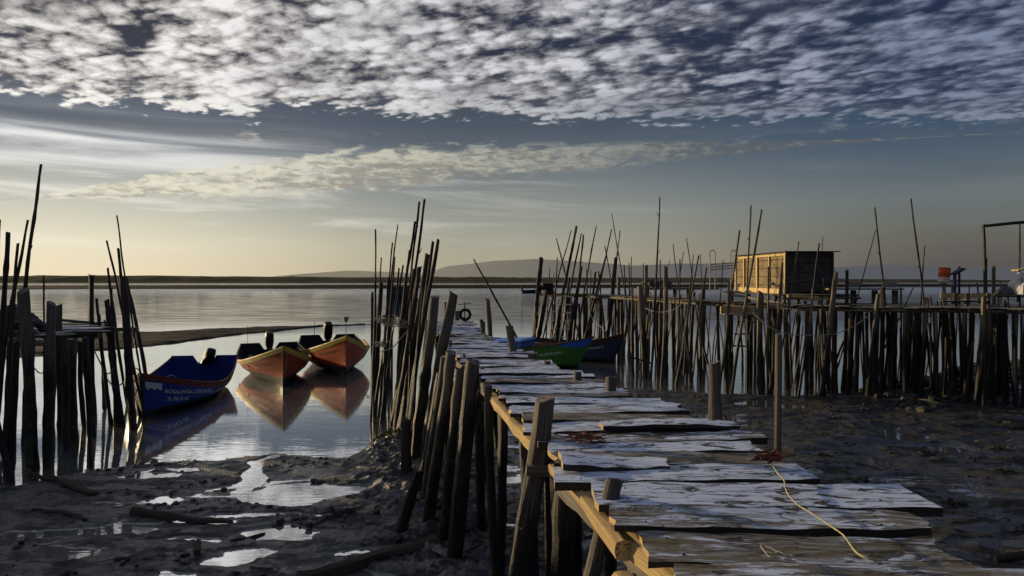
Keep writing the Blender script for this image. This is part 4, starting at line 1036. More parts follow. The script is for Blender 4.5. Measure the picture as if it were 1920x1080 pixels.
# ------------------------------------------------------------------ shed
shed = empty('shed', (10.5, 26.3, 3.05)); tag(shed, 'patched wooden shed with sunlit yellow side and dark front', 'shed')
A = Vector((9.62, 24.0, 3.06)); B = Vector((9.36, 28.5, 3.06)); C_ = Vector((11.42, 24.25, 3.06)); D = Vector((11.2, 28.7, 3.06))
def wall(name, a, b, h0, h1, mat, th=.04, z0=0):
    mb = MB(); u = (b-a); L = u.length; d = u.normalized(); n = Vector((-d.y, d.x, 0))
    n_ = 12; base_i = 0
    for k in range(n_+1):
        s = k/n_; hh = h0+(h1-h0)*s
        for q in (0, 1):
            p = a+u*s+n*th*q
            mb.v += [p+Vector((0,0,z0)), p+Vector((0,0,hh))]
    for k in range(n_):
        i = k*4; j = i+4; s0, s1 = L*k/n_, L*(k+1)/n_
        mb.face((i, i+1, j+1, j), [(s0,0),(s0,h0),(s1,h1),(s1,0)]); mb.face((i+2, j+2, j+3, i+3), [(s0,0),(s1,0),(s1,h1),(s0,h0)])
        mb.face((i+1, i+3, j+3, j+1), [(s0,0),(s0,.1),(s1,.1),(s1,0)])
    return mb.build(name, M[mat], shed, smooth=False)
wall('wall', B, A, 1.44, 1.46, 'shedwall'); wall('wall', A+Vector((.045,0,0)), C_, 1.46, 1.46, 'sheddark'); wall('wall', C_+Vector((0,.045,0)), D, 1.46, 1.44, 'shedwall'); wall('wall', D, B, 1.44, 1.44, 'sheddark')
mb = MB(); mb.box(Vector((10.42, 26.35, 4.545)), (2.02, 4.8, .03), Euler((0,0,R(3.2))).to_matrix(), jit=.01); mb.build('roof', M['sheddark'], shed, smooth=False)
for s, w_ in ((.0, .10), (.28, .08), (.52, .12), (.80, .10), (1.0, .10)):    # battens on the sunlit side
    mb = MB(); p = A.lerp(B, s); mb.box(p+Vector((-.035, .0, .72)), (.03, w_, 1.42), jit=.008); mb.build('batten', M['beam'], shed, smooth=False)
mb = MB(); p = A.lerp(B, .5); mb.box(p+Vector((-.03,0,.08)), (.03, 3.9, .18), Euler((0,0,R(3.3))).to_matrix(), jit=.01); mb.box(A.lerp(B, .45)+Vector((-.045,0,1.38)), (.02, 4.2, .07), Euler((0,0,R(3.3))).to_matrix()); mb.build('trim_board', M['beam'], shed, smooth=False)
mb = MB(); mb.box(A.lerp(C_, .5)+Vector((0,-.02,.72)), (.82, .03, 1.30), Euler((0,0,R(7.9))).to_matrix(), jit=.004); mb.build('door', M['sheddark'], shed, smooth=False)
mb = MB(); mb.box(A.lerp(C_, .02)+Vector((0,-.02,.73)), (.07,.03,1.44)); mb.box(A.lerp(C_, .98)+Vector((0,-.02,.73)), (.07,.03,1.44)); mb.build('corner_board', M['sheddark'], shed, smooth=False)
mb = MB(); mb.box(A.lerp(B, .12)+Vector((-.05,0,.28)), (.03,.5,.09)); mb.box(A.lerp(B, .24)+Vector((-.05,0,.36)), (.03,.35,.08)); mb.build('gap_board', M['black'], shed, smooth=False)

# yellow boards under the deck left of the shed, a small landing
ld = empty('landing', P(1382, 582, 21.6)); tag(ld, 'small yellow landing board hanging below the boardwalk left of the shed', 'landing')
mb = MB(); mb.box(P(1381, 581, 21.6), (1.02,.06,.22), jit=.008); mb.build('board', M['beam'], ld, smooth=False)
mb = MB(); mb.box(P(1381, 589, 21.9), (.9,.6,.04), jit=.01); mb.build('step', M['post'], ld, smooth=False)
# ladders
def ladder(name, pa, pb, Y, wpx, n, label, mat, parent=None):
    t_ = empty(name, P(pb[0], pb[1], Y)); tag(t_, label, 'ladder')
    a, b = P(*pa, Y), P(*pb, Y); w_ = wpx/F*Y/2
    for s in (-1, 1):
        mb = MB(); mb.tube([a+Vector((s*w_,0,0)), b+Vector((s*w_,0,0))], .022, 6, .5, seed=s+5); mb.build('rail', M['pole'], t_)
    for k in range(n):
        p = a.lerp(b, (k+.5)/n); mb = MB(); mb.box(p+Vector((0,-.03,0)), (w_*2.5,.04,.045), Euler((0,rg.uniform(-.06,.06),0)).to_matrix()); mb.build('rung', M[mat], t_, smooth=False)
ladder('ladder', (1066,548), (1056,640), 31.5, 14, 6, 'short ladder with pale rungs among the poles behind the green boat', 'white')
ladder('ladder', (1400,592), (1385,660), 21.9, 26, 3, 'broken step ladder hanging under the landing left of the shed', 'post')
ladder('ladder', (1044,560), (1036,640), 32.2, 9, 5, 'narrow pale runged ladder left of the ladder behind the green boat', 'white')
# arched railing left of the shed
rl = empty('railing', P(1355, 540, 25.5)); tag(rl, 'arched tubular railing with pink slats left of the shed', 'railing')
for px0 in (1331, 1370):
    Y = 25.5; w_ = 10/F*Y; a = P(px0, 545, Y); topz = P(px0, 475, Y).z; mb = MB()
    pts = [a, Vector((a.x, Y, topz))]+[Vector((a.x+w_/2-w_/2*math.cos(th), Y, topz+w_/2*math.sin(th)*1.2)) for th in (.5, 1.1, 1.57, 2.04, 2.64)]+[Vector((a.x+w_, Y, topz)), Vector((a.x+w_, Y, a.z))]
    mb.tube(pts, .018, 6, rough=.02); mb.build('hoop', M['metal'], rl)
for k, py in enumerate((495, 500, 505)):
    mb = MB(); a, b = P(1331, py+1, 25.45), P(1382, py-3, 25.45); mb.tube([a, b], .022, 5, .6, seed=k); mb.build('slat', M['pinkrail'], rl)
# far pier pieces seen through the poles
fb = empty('gear_rack', P(1265, 545, 29)); tag(fb, 'low rack of dark gear behind the poles left of the shed', 'rack')
mb = MB(); mb.box(P(1270,541,29), (3.2,1.2,.06), jit=.02); mb.build('shelf', M['boardwalk'], fb, smooth=False)
mb = MB()
for k in range(60): lump(mb, (P(1228,535,29).x+rg.uniform(-.5,.6), 29+rg.uniform(-.4,.4), P(0,540,29).z+.05+rg.random()*.28), .11, 1.3, 1, .8, 900+k)
mb.build('net', M['net'], fb)
for px in (1215, 1240, 1265, 1290, 1320):
    mb = MB(); q = P(px, 542, 29); pole_geo(mb, (q.x, 29, -.4), (q.x, 29, q.z), .07, .06); mb.build('post', M['post'], fb)

# thin stakes driven in all round the boardwalk, too alike to tell apart
rg = random.Random(404)
for k in range(105):
    s = rg.uniform(.6, len(BP)-1.3); p, d, nr = along(s); off = rg.choice((-1.0, -.8, .8, 1.2, 1.7, 2.3))*rg.uniform(.7, 1.15)
    b_ = p+nr*off; r = rg.uniform(.018, .034); tl = rg.uniform(-.35, .25) if off > 0 else rg.uniform(-.9, -.05)
    mb = MB(); pole_geo(mb, (b_.x+rg.uniform(-.45,.35), b_.y+rg.uniform(-.2,.2), -.35), (b_.x, b_.y, p.z+tl), r*1.25, r*.8, .016, 7, rough=.13)
    tag(mb.build('stake', M[rg.choice(('pole','pole','polel','branch'))]), 'thin crooked stake crowded among the pilings of the boardwalk', 'stake', 'thin stakes among the boardwalk pilings')
for k, (px, py, w_, lb) in enumerate(((1505, 556, 1.0, 'upper'), (1530, 561, .8, 'lower'))):
    mb = MB(); mb.box(P(px, py, 22.6), (w_, .12, .07), Euler((0, rg.uniform(-.04,.04), 0)).to_matrix(), jit=.01)
    tag(mb.build('board', M['beam'], smooth=False), lb+' sunlit yellow board stacked in front of the shed', 'board')
for px, lb in ((1600, 'grey fish crate on the bench nearest the shed'), (1668, 'grey fish crate at the right end of the low bench')):
    cr = empty('crate', P(px, 540, 23.2)); tag(cr, lb, 'crate'); q = P(px, 540, 23.2)+Vector((0,0,.02))
    mb = MB()
    for dx, dy, sx, sy in ((0,-.13,.36,.02),(0,.13,.36,.02),(-.17,0,.02,.24),(.17,0,.02,.24)): mb.box(q+Vector((dx,dy,.08)), (sx,sy,.15))
    mb.box(q+Vector((0,0,.01)), (.33,.24,.02)); mb.build('body', M['concrete'], cr, smooth=False)
# ------------------------------------------------------------------ gear on the right end
c = P(1770, 517, 21.8); br = empty('barrel', c); tag(br, 'small orange plastic barrel with pale band stuck upside down on a post', 'barrel')
ax = Vector((.12, 0, 1)).normalized()*-1
mb = MB(); pr = [(-.26,.155),(-.25,.17),(-.10,.172),(-.09,.18),(-.07,.172),(.05,.168)]
mb.tube([c-ax*p for p, _ in reversed(pr)][::-1] if False else [c+ax*p for p, _ in pr], [r for _, r in pr], 16, rough=.012); mb.build('shell', M['barrel'], br)
mb = MB(); mb.tube([c+ax*p for p in (.05,.06,.20,.22,.27)], [.168,.171,.165,.14,.07], 16, rough=.012); mb.build('band', M['sack'], br)
gt = empty('gantry', P(1846, 545, 21)); tag(gt, 'tall frame of poles with a crossbar at the right edge', 'frame')
mb = MB(); pole_geo(mb, P(1847,566,21), P(1844,421,21), .05, .045, .008, 8); mb.build('upright', M['pole'], gt)
mb = MB(); pole_geo(mb, P(1908,566,21), P(1912,418,21), .026, .02, .008, 7); mb.build('upright', M['pole'], gt)
mb = MB(); pole_geo(mb, P(1842,424,21), P(1960,413,21), .055, .05, .004, 8, .7); mb.build('crossbar', M['pole'], gt)
ab = empty('bracket', P(1788, 530, 22.3)); tag(ab, 'dark bracket with an angled flat panel on top', 'bracket')
mb = MB(); mb.tube([P(1790,560,22.3), P(1790,515,22.3), P(1795,510,22.3)], .055, 6, .7); mb.build('arm', M['hutblue'], ab)
mb = MB(); mb.box(P(1796,509,22.3), (.36,.3,.05), Euler((0,-.55,0)).to_matrix()); mb.build('panel', M['black'], ab, smooth=False)
fc = empty('bench', P(1800, 556, 20.9)); tag(fc, 'bright yellow board bench on the boardwalk right of the barrel post', 'bench')
for (x0, x1, y0) in ((1763,1786,554), (1796,1808,555), (1820,1848,554)):
    mb = MB(); mb.box(P((x0+x1)/2, y0, 20.7), ((x1-x0)/F*20.7,.05,.15), jit=.006); mb.build('back_board', M['beam'], fc, smooth=False)
mb = MB(); mb.box(P(1806, 565, 20.8), (1.45,.3,.05), jit=.006); mb.build('seat', M['boardwalk'], fc, smooth=False)
for px in (1791, 1813, 1853):
    mb = MB(); q = P(px, 558, 20.72); mb.tube([(q.x, q.y, 2.70), (q.x, q.y, q.z+.14)], .06, 8, .3, seed=px); mb.build('leg', M['polel'], fc)
def heap(name, c, rx, ry, rz, mat, label, cat, seed, n=26):
    """cloth-like heap: a crumpled dome"""
    rg = random.Random(seed); mb = MB(); nu, nv = n, 12; ph = [rg.uniform(0, 6.28) for _ in range(8)]
    for j in range(nv+1):
        for i in range(nu):
            th = 2*math.pi*i/nu; q = j/nv; rr = math.sin(q*math.pi/2)
            k = 1+.16*math.sin(3*th+ph[0])+.10*math.sin(7*th+ph[1]+q*5)+.05*rg.uniform(-1,1)
            z = rz*math.cos(q*math.pi/2)*(1+.2*math.sin(2*th+ph[2])+.13*math.sin(5*th+ph[3]+q*7))+rg.uniform(-.03,.03)*rz
            mb.v.append(Vector((c[0]+math.cos(th)*rr*rx*k, c[1]+math.sin(th)*rr*ry*k, c[2]+max(z, 0))))
    for j in range(nv):
        for i in range(nu):
            i2 = (i+1) % nu; mb.face((j*nu+i, (j+1)*nu+i, (j+1)*nu+i2, j*nu+i2))
    return tag(mb.build(name, M[mat], sharp=60), label, cat)
q = P(1915, 552, 20.6); heap('sack', (q.x, q.y, q.z), .30, .35, .52, 'sack', 'white crumpled sack on the table at the right edge', 'sack', 4)
q = P(1885, 553, 20.8); heap('net_heap', (q.x, q.y, q.z), .34, .3, .22, 'net', 'grey fishing net heap beside the white sack', 'net', 5)
tb = empty('gear_table', P(1900, 560, 20.7)); tag(tb, 'rough table holding the sack and net at the right edge', 'table')
mb = MB(); mb.box(P(1905, 555, 20.7), (1.3,.8,.04), jit=.01); mb.build('top', M['boardwalk'], tb, smooth=False)
for px in (1872, 1890, 1912, 1930):
    mb = MB(); p_ = P(px, 556, 20.6); mb.tube([(p_.x, p_.y, 2.7), (p_.x, p_.y, p_.z)], .03, 6, seed=px); mb.build('leg', M['post'], tb)
mb = MB(); mb.box(P(1915, 505, 20.9), (.42,.3,.04), Euler((0,-.15,0)).to_matrix()); mb.build('shade_board', M['beam'], tb, smooth=False)
# hanging ropes
for k, (pts, lb) in enumerate([([(1411,586,21),(1440,611,20.7),(1475,625,20.5),(1520,629,20.4),(1565,626,20.3),(1600,612,20.3),(1632,590,20.4)], 'long rope sagging between pilings in front of the shed'),
                 ([(1210,577,25),(1222,583,24.6),(1245,585,24),(1268,578,23.6),(1287,561,23.4)], 'pale rope sagging under the boardwalk left of the shed'),
                 ([(1106,588,31.5),(1115,603,31),(1128,614,30),(1134,621,29.6)], 'mooring rope running down to the dark boat'),
                 ([(1003,592,33),(1020,575,33),(1032,563,33.2)], 'thin rope tied between the two leftmost poles behind the green boat')]):
    mb = MB(); mb.tube(smooth_path([P(*p) for p in pts]), .013, 6, rough=.05); tag(mb.build('rope', M['rope']), lb, 'rope')
mb = MB(); mb.box(P(1028,541,33.4), (.5,.35,.5), jit=.05); mb.tube([P(1020,541,33.2), P(1008,538,33.2)], .10, 8); tag(mb.build('bundle', M['rubber'], sharp=30), 'dark bundle lashed between the leftmost poles behind the green boat', 'bundle')

# ------------------------------------------------------------------ boats
def boat_fn(L, Bm, hb, hm, hs, rake=.45, draft=.16, full=2.6, vee=0.0):
    def half(s):
        if s < .35: k = .84+.16*math.sin(s/.35*math.pi/2)
        else: q = (s-.35)/.65; k = (1-q**full)
        return Bm/2*k
    def top(s):
        return hm+(hs-hm)*max(0, (.42-s)/.42)**1.8+(hb-hm)*max(0, (s-.42)/.58)**1.7
    def S(s, t_, side, off=0.0):
        zk = -draft+.06*s**6*0
        zt = top(s)-off*.0; z = zk+(zt-zk)*t_
        pr = float(np.interp(t_, [0, .04, .25, .6, 1], [0, .25-.12*vee, .70-.22*vee, .92-.10*vee, 1.0]))
        fl = pr**(1+1.1*max(0, s-.5)*2*(1-t_)*.6)
        y = half(s)*fl - off
        x = L*s-rake*(1-t_)*s**5
        return Vector((x, side*max(y, 0.004 if s < 1 else 0.0), z))
    return half, top, S
def make_boat(name, label, loc, rz, L, Bm, hb, hm, hs, mhull, minner, mrail, mstrake=None, motor='black', tilt=0.5, rake=.45, foredeck=.16, texts=(), bowcap=None, group=None, rail_r=.03, motoroff=0, motor_s=1.0, strake_h=.16, roll=0.0, full=2.6, vee=0.0):
    root = empty(name, loc, rz); tag(root, label, 'boat', group)
    inv = Matrix.LocRotScale(Vector(loc), Euler((0,0,rz)), Vector((1,1,1))).inverted()
    def bld(mb, nm, mt, parent=root, **k):
        o = mb.build(nm, M[mt] if isinstance(mt, str) else mt, None, **k); o.parent = parent; return o
    half, top, S = boat_fn(L, Bm, hb, hm, hs, rake, .16, full, vee)
    ns, ntt = 30, 12
    ss = [min(1, (i/(ns-1)))**.92 for i in range(ns)]
    # outer hull with transom
    mb = MB()
    for s in ss:
        for k in range(-ntt, ntt+1): mb.v.append(S(s, abs(k)/ntt, 1 if k >= 0 else -1))
    m_ = 2*ntt+1
    for i in range(ns-1):
        for k in range(m_-1): mb.face((i*m_+k, i*m_+k+1, (i+1)*m_+k+1, (i+1)*m_+k))
    bld(mb, 'hull', mhull, sharp=50)
    # transom: raised corners with a notch for the motor
    tz = top(0); hw = half(0); nc = .20; tw_ = .045
    outl = [(-hw, tz+.07), (-nc-.18, tz+.07), (-nc, tz-.20), (nc, tz-.20), (nc+.18, tz+.07), (hw, tz+.07)]
    low = [(S(0, k/ntt, 1).y, S(0, k/ntt, 1).z) for k in range(ntt, -1, -1)]+[(-S(0, k/ntt, 1).y, S(0, k/ntt, 1).z) for k in range(1, ntt+1)]
    poly = [(-y_, z_) for y_, z_ in []]+outl+low[1:-1]
    mb = MB(); n_ = len(poly)
    for x_ in (-.012, tw_):
        for (y_, z_) in poly: mb.v.append(Vector((x_, y_, z_)))
    mb.face(tuple(range(n_))[::1]); mb.face(tuple(range(n_, 2*n_))[::-1])
    for k in range(n_): k2 = (k+1) % n_; mb.face((k2, k, n_+k, n_+k2))
    bm = bld(mb, 'transom', minner, smooth=False)
    # inner shell and sole
    mb = MB(); fl = .30
    t0 = lambda s: (0.06+.16)/(top(s)+.16)
    kk = 7
    s_in = [s for s in ss if s < .97]; s_in[0] = .012
    for s in s_in:
        for side in (-1, 1):
            rng = range(kk, -1, -1) if side < 0 else range(0, kk+1)
            for k in rng:
                p = S(s, t0(s)+(1-t0(s))*k/kk, side, .035); mb.v.append(p)
    m_ = 2*(kk+1)
    for i in range(len(s_in)-1):
        for k in range(m_-1): mb.face((i*m_+k, (i+1)*m_+k, (i+1)*m_+k+1, i*m_+k+1))
    bld(mb, 'inner_hull', minner, sharp=50)
    # gunwale rails: cap strip + strake
    for side in (-1, 1):
        mb = MB(); sp = [i/36 for i in range(37)]
        pts = [S(s, 1, side)+Vector((0, side*-.012, .012)) for s in sp]
        mb.tube(pts, rail_r, 8, .7, rough=.03, seed=side+3); bld(mb, 'gunwale', mrail)
        if mstrake:
            mb = MB()
            for s in sp:
                sh_ = strake_h/(top(s)+.16)
                for t_, o_ in ((1.0, .006), (1-sh_*.5, .016), (1-sh_, .006)):
                    p = S(s, t_, side); p.y += side*o_; p.x += .012*s**8; mb.v.append(p)
            for i in range(36):
                for k in range(2):
                    f_ = (i*3+k, i*3+k+1, (i+1)*3+k+1, (i+1)*3+k); mb.face(f_ if side < 0 else f_[::-1])
            bld(mb, 'strake', mstrake, sharp=60)
        if bowcap:
            mb = MB(); sp2 = [bowcap[1]+(1-bowcap[1])*i/14 for i in range(15)]
            for s in sp2:
                q_ = (s-bowcap[1])/(1-bowcap[1])
                for t_ in (1.0, 1-.11*(.3+.7*min(1, q_*2)), 1-.22*(.15+.85*min(1, q_*1.6))):
                    p = S(s, t_, side); p.y += side*.008; p.x += .008; mb.v.append(p)
            for i in range(14):
                for k in range(2):
                    f_ = (i*3+k, i*3+k+1, (i+1)*3+k+1, (i+1)*3+k); mb.face(f_ if side < 0 else f_[::-1])
            bld(mb, 'bow_panel', bowcap[0], sharp=60)
    # stem post
    mb = MB(); mb.tube([S(1, k/8, 1)+Vector((.01,0,.04*(k == 8))) for k in range(0, 9)], .026, 6, .6, rough=.03); bld(mb, 'stem', mhull)
    # foredeck
    if foredeck:
        mb = MB(); sp = [1-foredeck+foredeck*i/6*.98 for i in range(7)]
        for s in sp:
            a = S(s, 1, 1, .02); mb.v += [Vector((a.x, a.y, a.z-.03)), Vector((a.x, 0, a.z+.01)), Vector((a.x, -a.y, a.z-.03))]
        for i in range(6):
            mb.face((i*3, i*3+1, (i+1)*3+1, (i+1)*3)); mb.face((i*3+1, i*3+2, (i+1)*3+2, (i+1)*3+1))
        bld(mb, 'foredeck', minner, sharp=60)
    # thwarts
    for s in (.30, .62):
        y_ = half(s)-.06; mb = MB(); z_ = top(s)-.22; x_ = S(s, .8, 1).x
        mb.box((x_, 0, z_), (.20, y_*1.94, .035)); bld(mb, 'thwart', minner, smooth=False)
    # ribs
    for s in (.15, .45, .75):
        for side in (-1, 1):
            mb = MB(); mb.tube([S(s, t0(s)+(1-t0(s))*k/5, side, .05) for k in range(6)], .014, 5, .6); bld(mb, 'rib', minner)
    # outboard motor, tilted up on the transom
    if motor:
        k = motor_s
        om = empty('outboard_motor', (-.03, motoroff, tz-.16)); om.parent = root; om.rotation_euler = (roll, tilt, 0)
        mb = MB(); pr = [(.02,.10),(.07,.13),(.20,.150),(.38,.150),(.47,.135),(.51,.10),(.53,.03)]
        mb.tube([Vector((-.10*k, 0, z_*k)) for z_, _ in pr], [r_*k for _, r_ in pr], 16, .8, rough=.01)
        for v_ in mb.v: v_.x = (v_.x+.10*k)*1.28-.06*k
        cw = bld(mb, 'cowling', motor, om)
        mb = MB(); mb.tube([Vector((-.10,0,.10)), Vector((-.12,0,-.2)), Vector((-.13,0,-.62))], [.065,.05,.045], 8, .3); bld(mb, 'drive_leg', 'black', om)
        mb = MB(); mb.box((-.13,0,-.66), (.24,.03,.05)); mb.box((-.16,0,-.78), (.10,.02,.18)); mb.tube([(-.28,0,-.72), (-.02,0,-.72)], [.04,.02], 8); bld(mb, 'gear_case', 'black', om, smooth=False)
        mb = MB()
        for q_ in range(3):
            a = q_*2.09; mb.box((-.30, math.sin(a)*.07, -.72+math.cos(a)*.07), (.02,.06,.10), Euler((a,0,.4)).to_matrix())
        bld(mb, 'propeller', 'metal', om, smooth=False)
        mb = MB(); mb.box((.02,0,-.02), (.12,.22,.20), jit=.01); bld(mb, 'clamp', 'metal', om, smooth=False)
        mb = MB(); mb.tube([Vector((0,0,.06)), Vector((.30,.02,.10)), Vector((.46,.03,.12))], [.02,.016,.022], 7); bld(mb, 'tiller', 'black', om)
    # lettering laid on the hull side
    for (txt, side, s0, s1, tt, size, mt) in texts:
        cu = bpy.data.curves.new('text', 'FONT'); cu.body = txt; cu.size = 1.0; cu.offset = .022
        to = bpy.data.objects.new('text', cu); col.objects.link(to)
        dg = bpy.context.evaluated_depsgraph_get(); me0 = bpy.data.meshes.new_from_object(to.evaluated_get(dg))
        bpy.data.objects.remove(to)
        bm_ = bmesh.new(); bm_.from_mesh(me0); bmesh.ops.triangulate(bm_, faces=bm_.faces)
        for _ in range(2): bmesh.ops.subdivide_edges(bm_, edges=[e for e in bm_.edges if e.calc_length() > .25], cuts=1)
        xs_ = [v.co.x for v in bm_.verts]; x0, x1 = min(xs_), max(xs_)
        rl_ = random.Random(len(txt))
        for v in bm_.verts:
            q_ = (v.co.x-x0)/(x1-x0); s = s0+(s1-s0)*q_
            if side < 0: pass
            t_ = tt+(v.co.y*size)/(top(s)+.16)+.012*math.sin(q_*23)
            e = .004; p = S(s, t_, side); ds = S(min(1, s+.01), t_, side)-p; dt = S(s, t_+.02, side)-p
            nrm = ds.cross(dt).normalized(); nrm = nrm if nrm.y*side > 0 else -nrm
            v.co = p+nrm*.009
        if sum(f.normal.y for f in bm_.faces)*side < 0: pass
        me1 = bpy.data.meshes.new('lettering'); bm_.to_mesh(me1); bm_.free(); me1.materials.append(M[mt])
        bpy.data.meshes.remove(me0)
        lo = bpy.data.objects.new('lettering', me1); col.objects.link(lo); lo.parent = root
        lo['label'] = f'lettering {txt}'
    return root, S, half, top

def heading(stern, bow):
    d = Vector(bow)-Vector(stern); return math.atan2(d.y, d.x), d.length
# blue boat: bow towards us
st, bo = (-10.35, 23.0), (-9.50, 17.4); rz, L = heading(st, bo)
b1 = make_boat('rowing_boat', 'blue boat with red brown rail and white lettering moored by the left poles', (*st, 0), rz, L, 2.5, 1.16, .48, .94, 'blue', 'bluein', 'redrail', 'redrail', tilt=.95, rake=.30, foredeck=.06,
    texts=[('ROSALIA-DA CONCEICAO', 1, .90, .58, .64, .135, 'letter'), ('S-363-AL', 1, .88, .74, .45, .14, 'letter')], strake_h=.13, motor_s=1.2, roll=-.55)
b1[0].children[0]
mb = MB()
for i in range(9):
    s = .915+.068*i/8
    for t_ in (.86, .72):
        p = b1[1](s, t_-.03*math.sin(i*2.1)*(t_ < .8), 1); p.y += .012; p.x += .01; mb.v.append(p)
for i in range(8): mb.face((i*2, i*2+1, i*2+3, i*2+2))
o = mb.build('bow_patch', M['letter']); o.parent = b1[0]
# centre orange boat
st, bo = (-9.95, 28.0), (-7.45, 22.3); rz, L = heading(st, bo)
b2 = make_boat('rowing_boat', 'orange boat with yellow rim between the blue and the farther orange boat', (*st, 0), rz, L, 2.65, 1.36, .60, .90, 'orange', 'darkin', 'yellow', 'yellow', motor='cowl', tilt=.25, rake=.28, foredeck=.07,
    texts=[('PROGRESSO', -1, .72, .90, .70, .12, 'letterd')], strake_h=.14, full=2.0, vee=.7, motor_s=1.3)
st, bo = (-8.25, 30.6), (-5.98, 24.7); rz, L = heading(st, bo)
b3 = make_boat('rowing_boat', 'bright orange boat with yellow rim nearest the pole cluster', (*st, 0), rz, L, 2.8, 1.50, .70, 1.02, 'orange2', 'darkin', 'yellow', 'yellow', tilt=.30, rake=.28, foredeck=.07,
    texts=[('LA MARINE', -1, .74, .91, .72, .11, 'letterd')], strake_h=.14, full=2.0, vee=.7, motor_s=1.5)
# green and navy boats, bows to the right
st, bo = (-1.75, 29.6), (3.2, 26.8); rz, L = heading(st, bo)
b4 = make_boat('rowing_boat', 'green boat with blue bow and white lettering behind the walkway', (*st, 0), rz, L, 2.0, 1.30, .74, .90, 'green', 'greenin', 'maroon', None, motor='black', tilt=.2, rake=.85, foredeck=.2,
    texts=[('MARIA ALBERTINA', -1, .55, .83, .66, .15, 'letterg'), ('S 1006 L', -1, .63, .75, .42, .15, 'letterg')], bowcap=('bluecap', .78), motor_s=1.1)
st, bo = (.6, 32.2), (4.85, 29.0); rz, L = heading(st, bo)
b5 = make_boat('rowing_boat', 'dark navy boat with maroon rail beyond the green boat', (*st, 0), rz, L, 1.9, 1.26, .70, .74, 'navy', 'darkin', 'maroon', 'maroon', motor=None, rake=.75, foredeck=.2,
    texts=[('MOISARA', -1, .70, .86, .66, .13, 'letterg')], strake_h=.22)
# light blue covers lying in the green boat
def in_boat(b, x, y, z): 
    r_ = b[0]; return Matrix.LocRotScale(r_.location, r_.rotation_euler, None) @ Vector((x, y, z))
mb = MB(); rzb = b4[0].rotation_euler.z
c = in_boat(b4, 2.1, -.05, 1.06); mb.box(c, (1.5, 1.35, .07), Euler((.02,-.05,rzb)).to_matrix(), taper=.86)
mb.box(c+Vector((.0,-.0,-.16)), (1.4, 1.2, .22), Euler((0,0,rzb)).to_matrix())
tag(mb.build('hatch_cover', M['lightblue'], smooth=False), 'light blue wooden cover lying across the green boat', 'cover')
mb = MB(); c = in_boat(b4, .75, .1, .86); mb.box(c, (.9, 1.1, .36), Euler((0,0,rzb)).to_matrix(), taper=.92)
tag(mb.build('crate', M['bluecap'], smooth=False), 'bright blue box in the stern of the green boat', 'box')
# clutter in the boats
def loose_net(c, rx, ry, rz_, label, seed, mat='net', cat='net', name='net_heap'):
    rg = random.Random(seed); mb = MB()
    for k in range(34):
        a = rg.uniform(0, 6.28); q = rg.random()**.5
        lump(mb, (c[0]+math.cos(a)*q*rx, c[1]+math.sin(a)*q*ry, c[2]+(1-q*q)*rz_), .07, 1.5, 1, .8, seed*50+k)
    for k in range(14):
        p0 = Vector((c[0]+rg.uniform(-rx,rx), c[1]+rg.uniform(-ry,ry), c[2]+rz_*.8)); mb.tube(smooth_path([p0, p0+Vector((rg.uniform(-.2,.2),.1,.12)), p0+Vector((rg.uniform(-.3,.3),.2,.0))], 3), .009, 5, seed=k)
    return tag(mb.build(name, M[mat]), label, cat)
loose_net(in_boat(b1, 2.9, .25, .12), .4, .35, .35, 'pale crumpled rope and net amidships in the blue boat', 21, 'rope')
loose_net(in_boat(b2, 2.3, -.55, .25), .45, .4, .38, 'grey rope pile on the port side of the centre orange boat', 22, 'rope')
loose_net(in_boat(b3, 2.4, -.2, .25), .75, .6, .5, 'dark net pile in the bright orange boat', 23, 'net')
loose_net(in_boat(b4, 3.9, .1, .70), .5, .35, .22, 'tangled brown net on the foredeck of the green boat', 24, 'rrope')
loose_net(in_boat(b5, 4.2, .0, .75), .4, .3, .2, 'tangled rope on the bow of the navy boat', 25, 'rope')
mb = MB(); mb.tube([in_boat(b1, 4.5, -.45, .86), in_boat(b1, 3.6, -.25, .68)], .028, 7); tag(mb.build('oar', M['white']), 'short white oar lying in the bow of the blue boat', 'oar')
mb = MB(); mb.tube(smooth_path([in_boat(b1, 3.9, -.4, .5), in_boat(b1, 3.7, -.1, .75), in_boat(b1, 3.4, .1, .8), in_boat(b1, 3.4, .35, .5)]), .013, 6); tag(mb.build('wire_hoop', M['metal']), 'bent wire hoop standing in the blue boat', 'hoop')
mb = MB(); mb.box(in_boat(b3, 4.3, 1.0, 1.05), (1.3,.10,.06), Euler((0,.1,b3[0].rotation_euler.z)).to_matrix(), jit=.01)
tag(mb.build('plank', M['beam'], smooth=False), 'yellow plank lying along the right side of the bright orange boat', 'plank')
mb = MB(); mb.tube([in_boat(b2, .4, -.85, .8), in_boat(b2, .3, -.85, 1.75)], .008, 5); tag(mb.build('antenna', M['black']), 'thin rod standing at the stern of the centre orange boat', 'rod')
mb = MB(); mb.tube([in_boat(b3, .4, -.62, .9), in_boat(b3, .4, -.62, 1.72)], .012, 5); tag(mb.build('antenna', M['black']), 'thin rod standing left of the motor on the bright orange boat', 'rod')
lt = empty('lamp_post', in_boat(b3, .3, .75, .95)); tag(lt, 'cone topped mast light at the stern of the bright orange boat', 'light')
q = in_boat(b3, .3, .75, .95); mb = MB(); mb.tube([q, q+Vector((0,0,.70))], .016, 6); mb.build('mast', M['black'], lt)
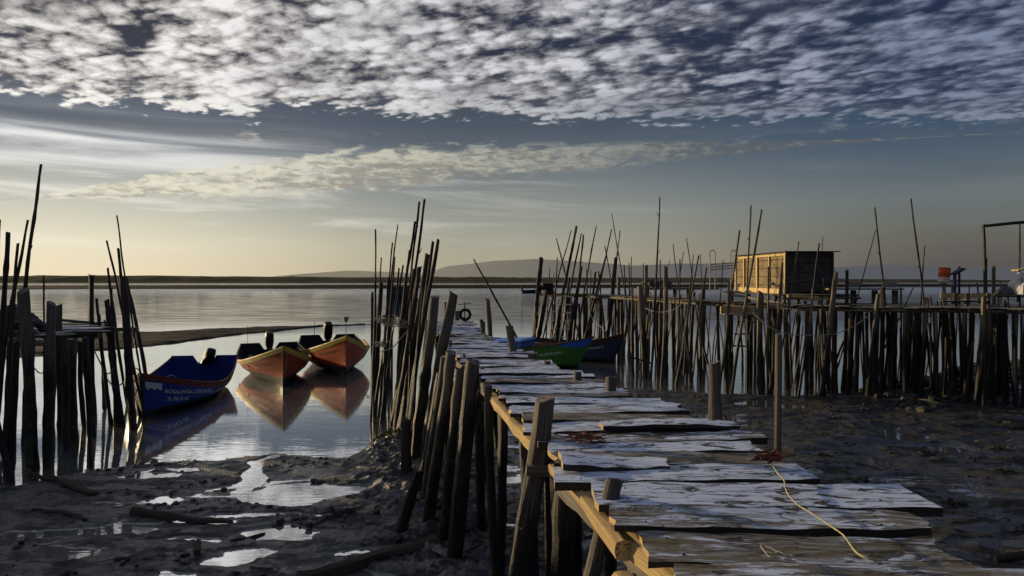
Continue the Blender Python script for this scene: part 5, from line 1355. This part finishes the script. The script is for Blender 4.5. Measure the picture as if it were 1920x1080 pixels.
mb = MB(); mb.tube([q+Vector((0,0,.70)), q+Vector((0,0,.90)), q+Vector((0,0,.93))], [.06,.14,.14], 12); mb.build('shade', M['metal'], lt)
for bt, side, lb in ((b3, -1, 'pale bow rope looped on the stem of the bright orange boat'), (b2, 1, 'bow rope looped on the stem of the centre orange boat')):
    S_ = bt[1]; mb = MB()
    pts = [S_(.97, .95, side), S_(.975, .6, side), S_(.985, .45, side), S_(.99, .6, -side), S_(.985, .92, -side)]
    pts = [Matrix.LocRotScale(bt[0].location, bt[0].rotation_euler, None) @ (p+Vector((.05, 0, 0))) for p in pts]
    mb.tube(smooth_path(pts), .012, 6); tag(mb.build('rope', M['rope']), lb, 'rope')
S_ = b1[1]; MM = Matrix.LocRotScale(b1[0].location, b1[0].rotation_euler, None)
mb = MB(); mb.tube(smooth_path([MM@(S_(.93,.98,-1)+Vector((0,-.03,0))), MM@(S_(.95,.7,-1)+Vector((.02,-.12,0))), MM@(S_(.985,.62,-1)+Vector((.08,-.06,0))), P(262,700,17.6), P(255,690,16)]), .014, 6)
tag(mb.build('rope', M['net']), 'dark mooring rope looping from the bow of the blue boat', 'rope')
mb = MB()
for k, (s, t_) in enumerate(((.955, .86),)):
    pass
# distant boat
db = empty('motor_boat', P(990, 549, 165)); tag(db, 'tiny distant motor boat out on the open water', 'boat')
c = G(995, 552); c.y = 165; c.x = (993-960)/F*165
mb = MB()
for i, (x_, hw, h_) in enumerate([(-1.8,.7,.8),(-.8,.9,.75),(1,.85,.85),(2.2,.45,1.0),(2.9,.03,1.15)]):
    mb.v += [Vector((c.x+x_, c.y-hw, h_)), Vector((c.x+x_, c.y, -.1)), Vector((c.x+x_, c.y+hw, h_))]
for i in range(4):
    for k in range(2): mb.face((i*3+k, i*3+k+1, (i+1)*3+k+1, (i+1)*3+k))
mb.face((0,2,1)); mb.build('hull', M['navy'], db, smooth=False)
mb = MB(); mb.tube([(c.x-1.8, c.y, .4), (c.x-1.9, c.y, 1.5)], [.3,.22], 8); mb.build('outboard_motor', M['black'], db)
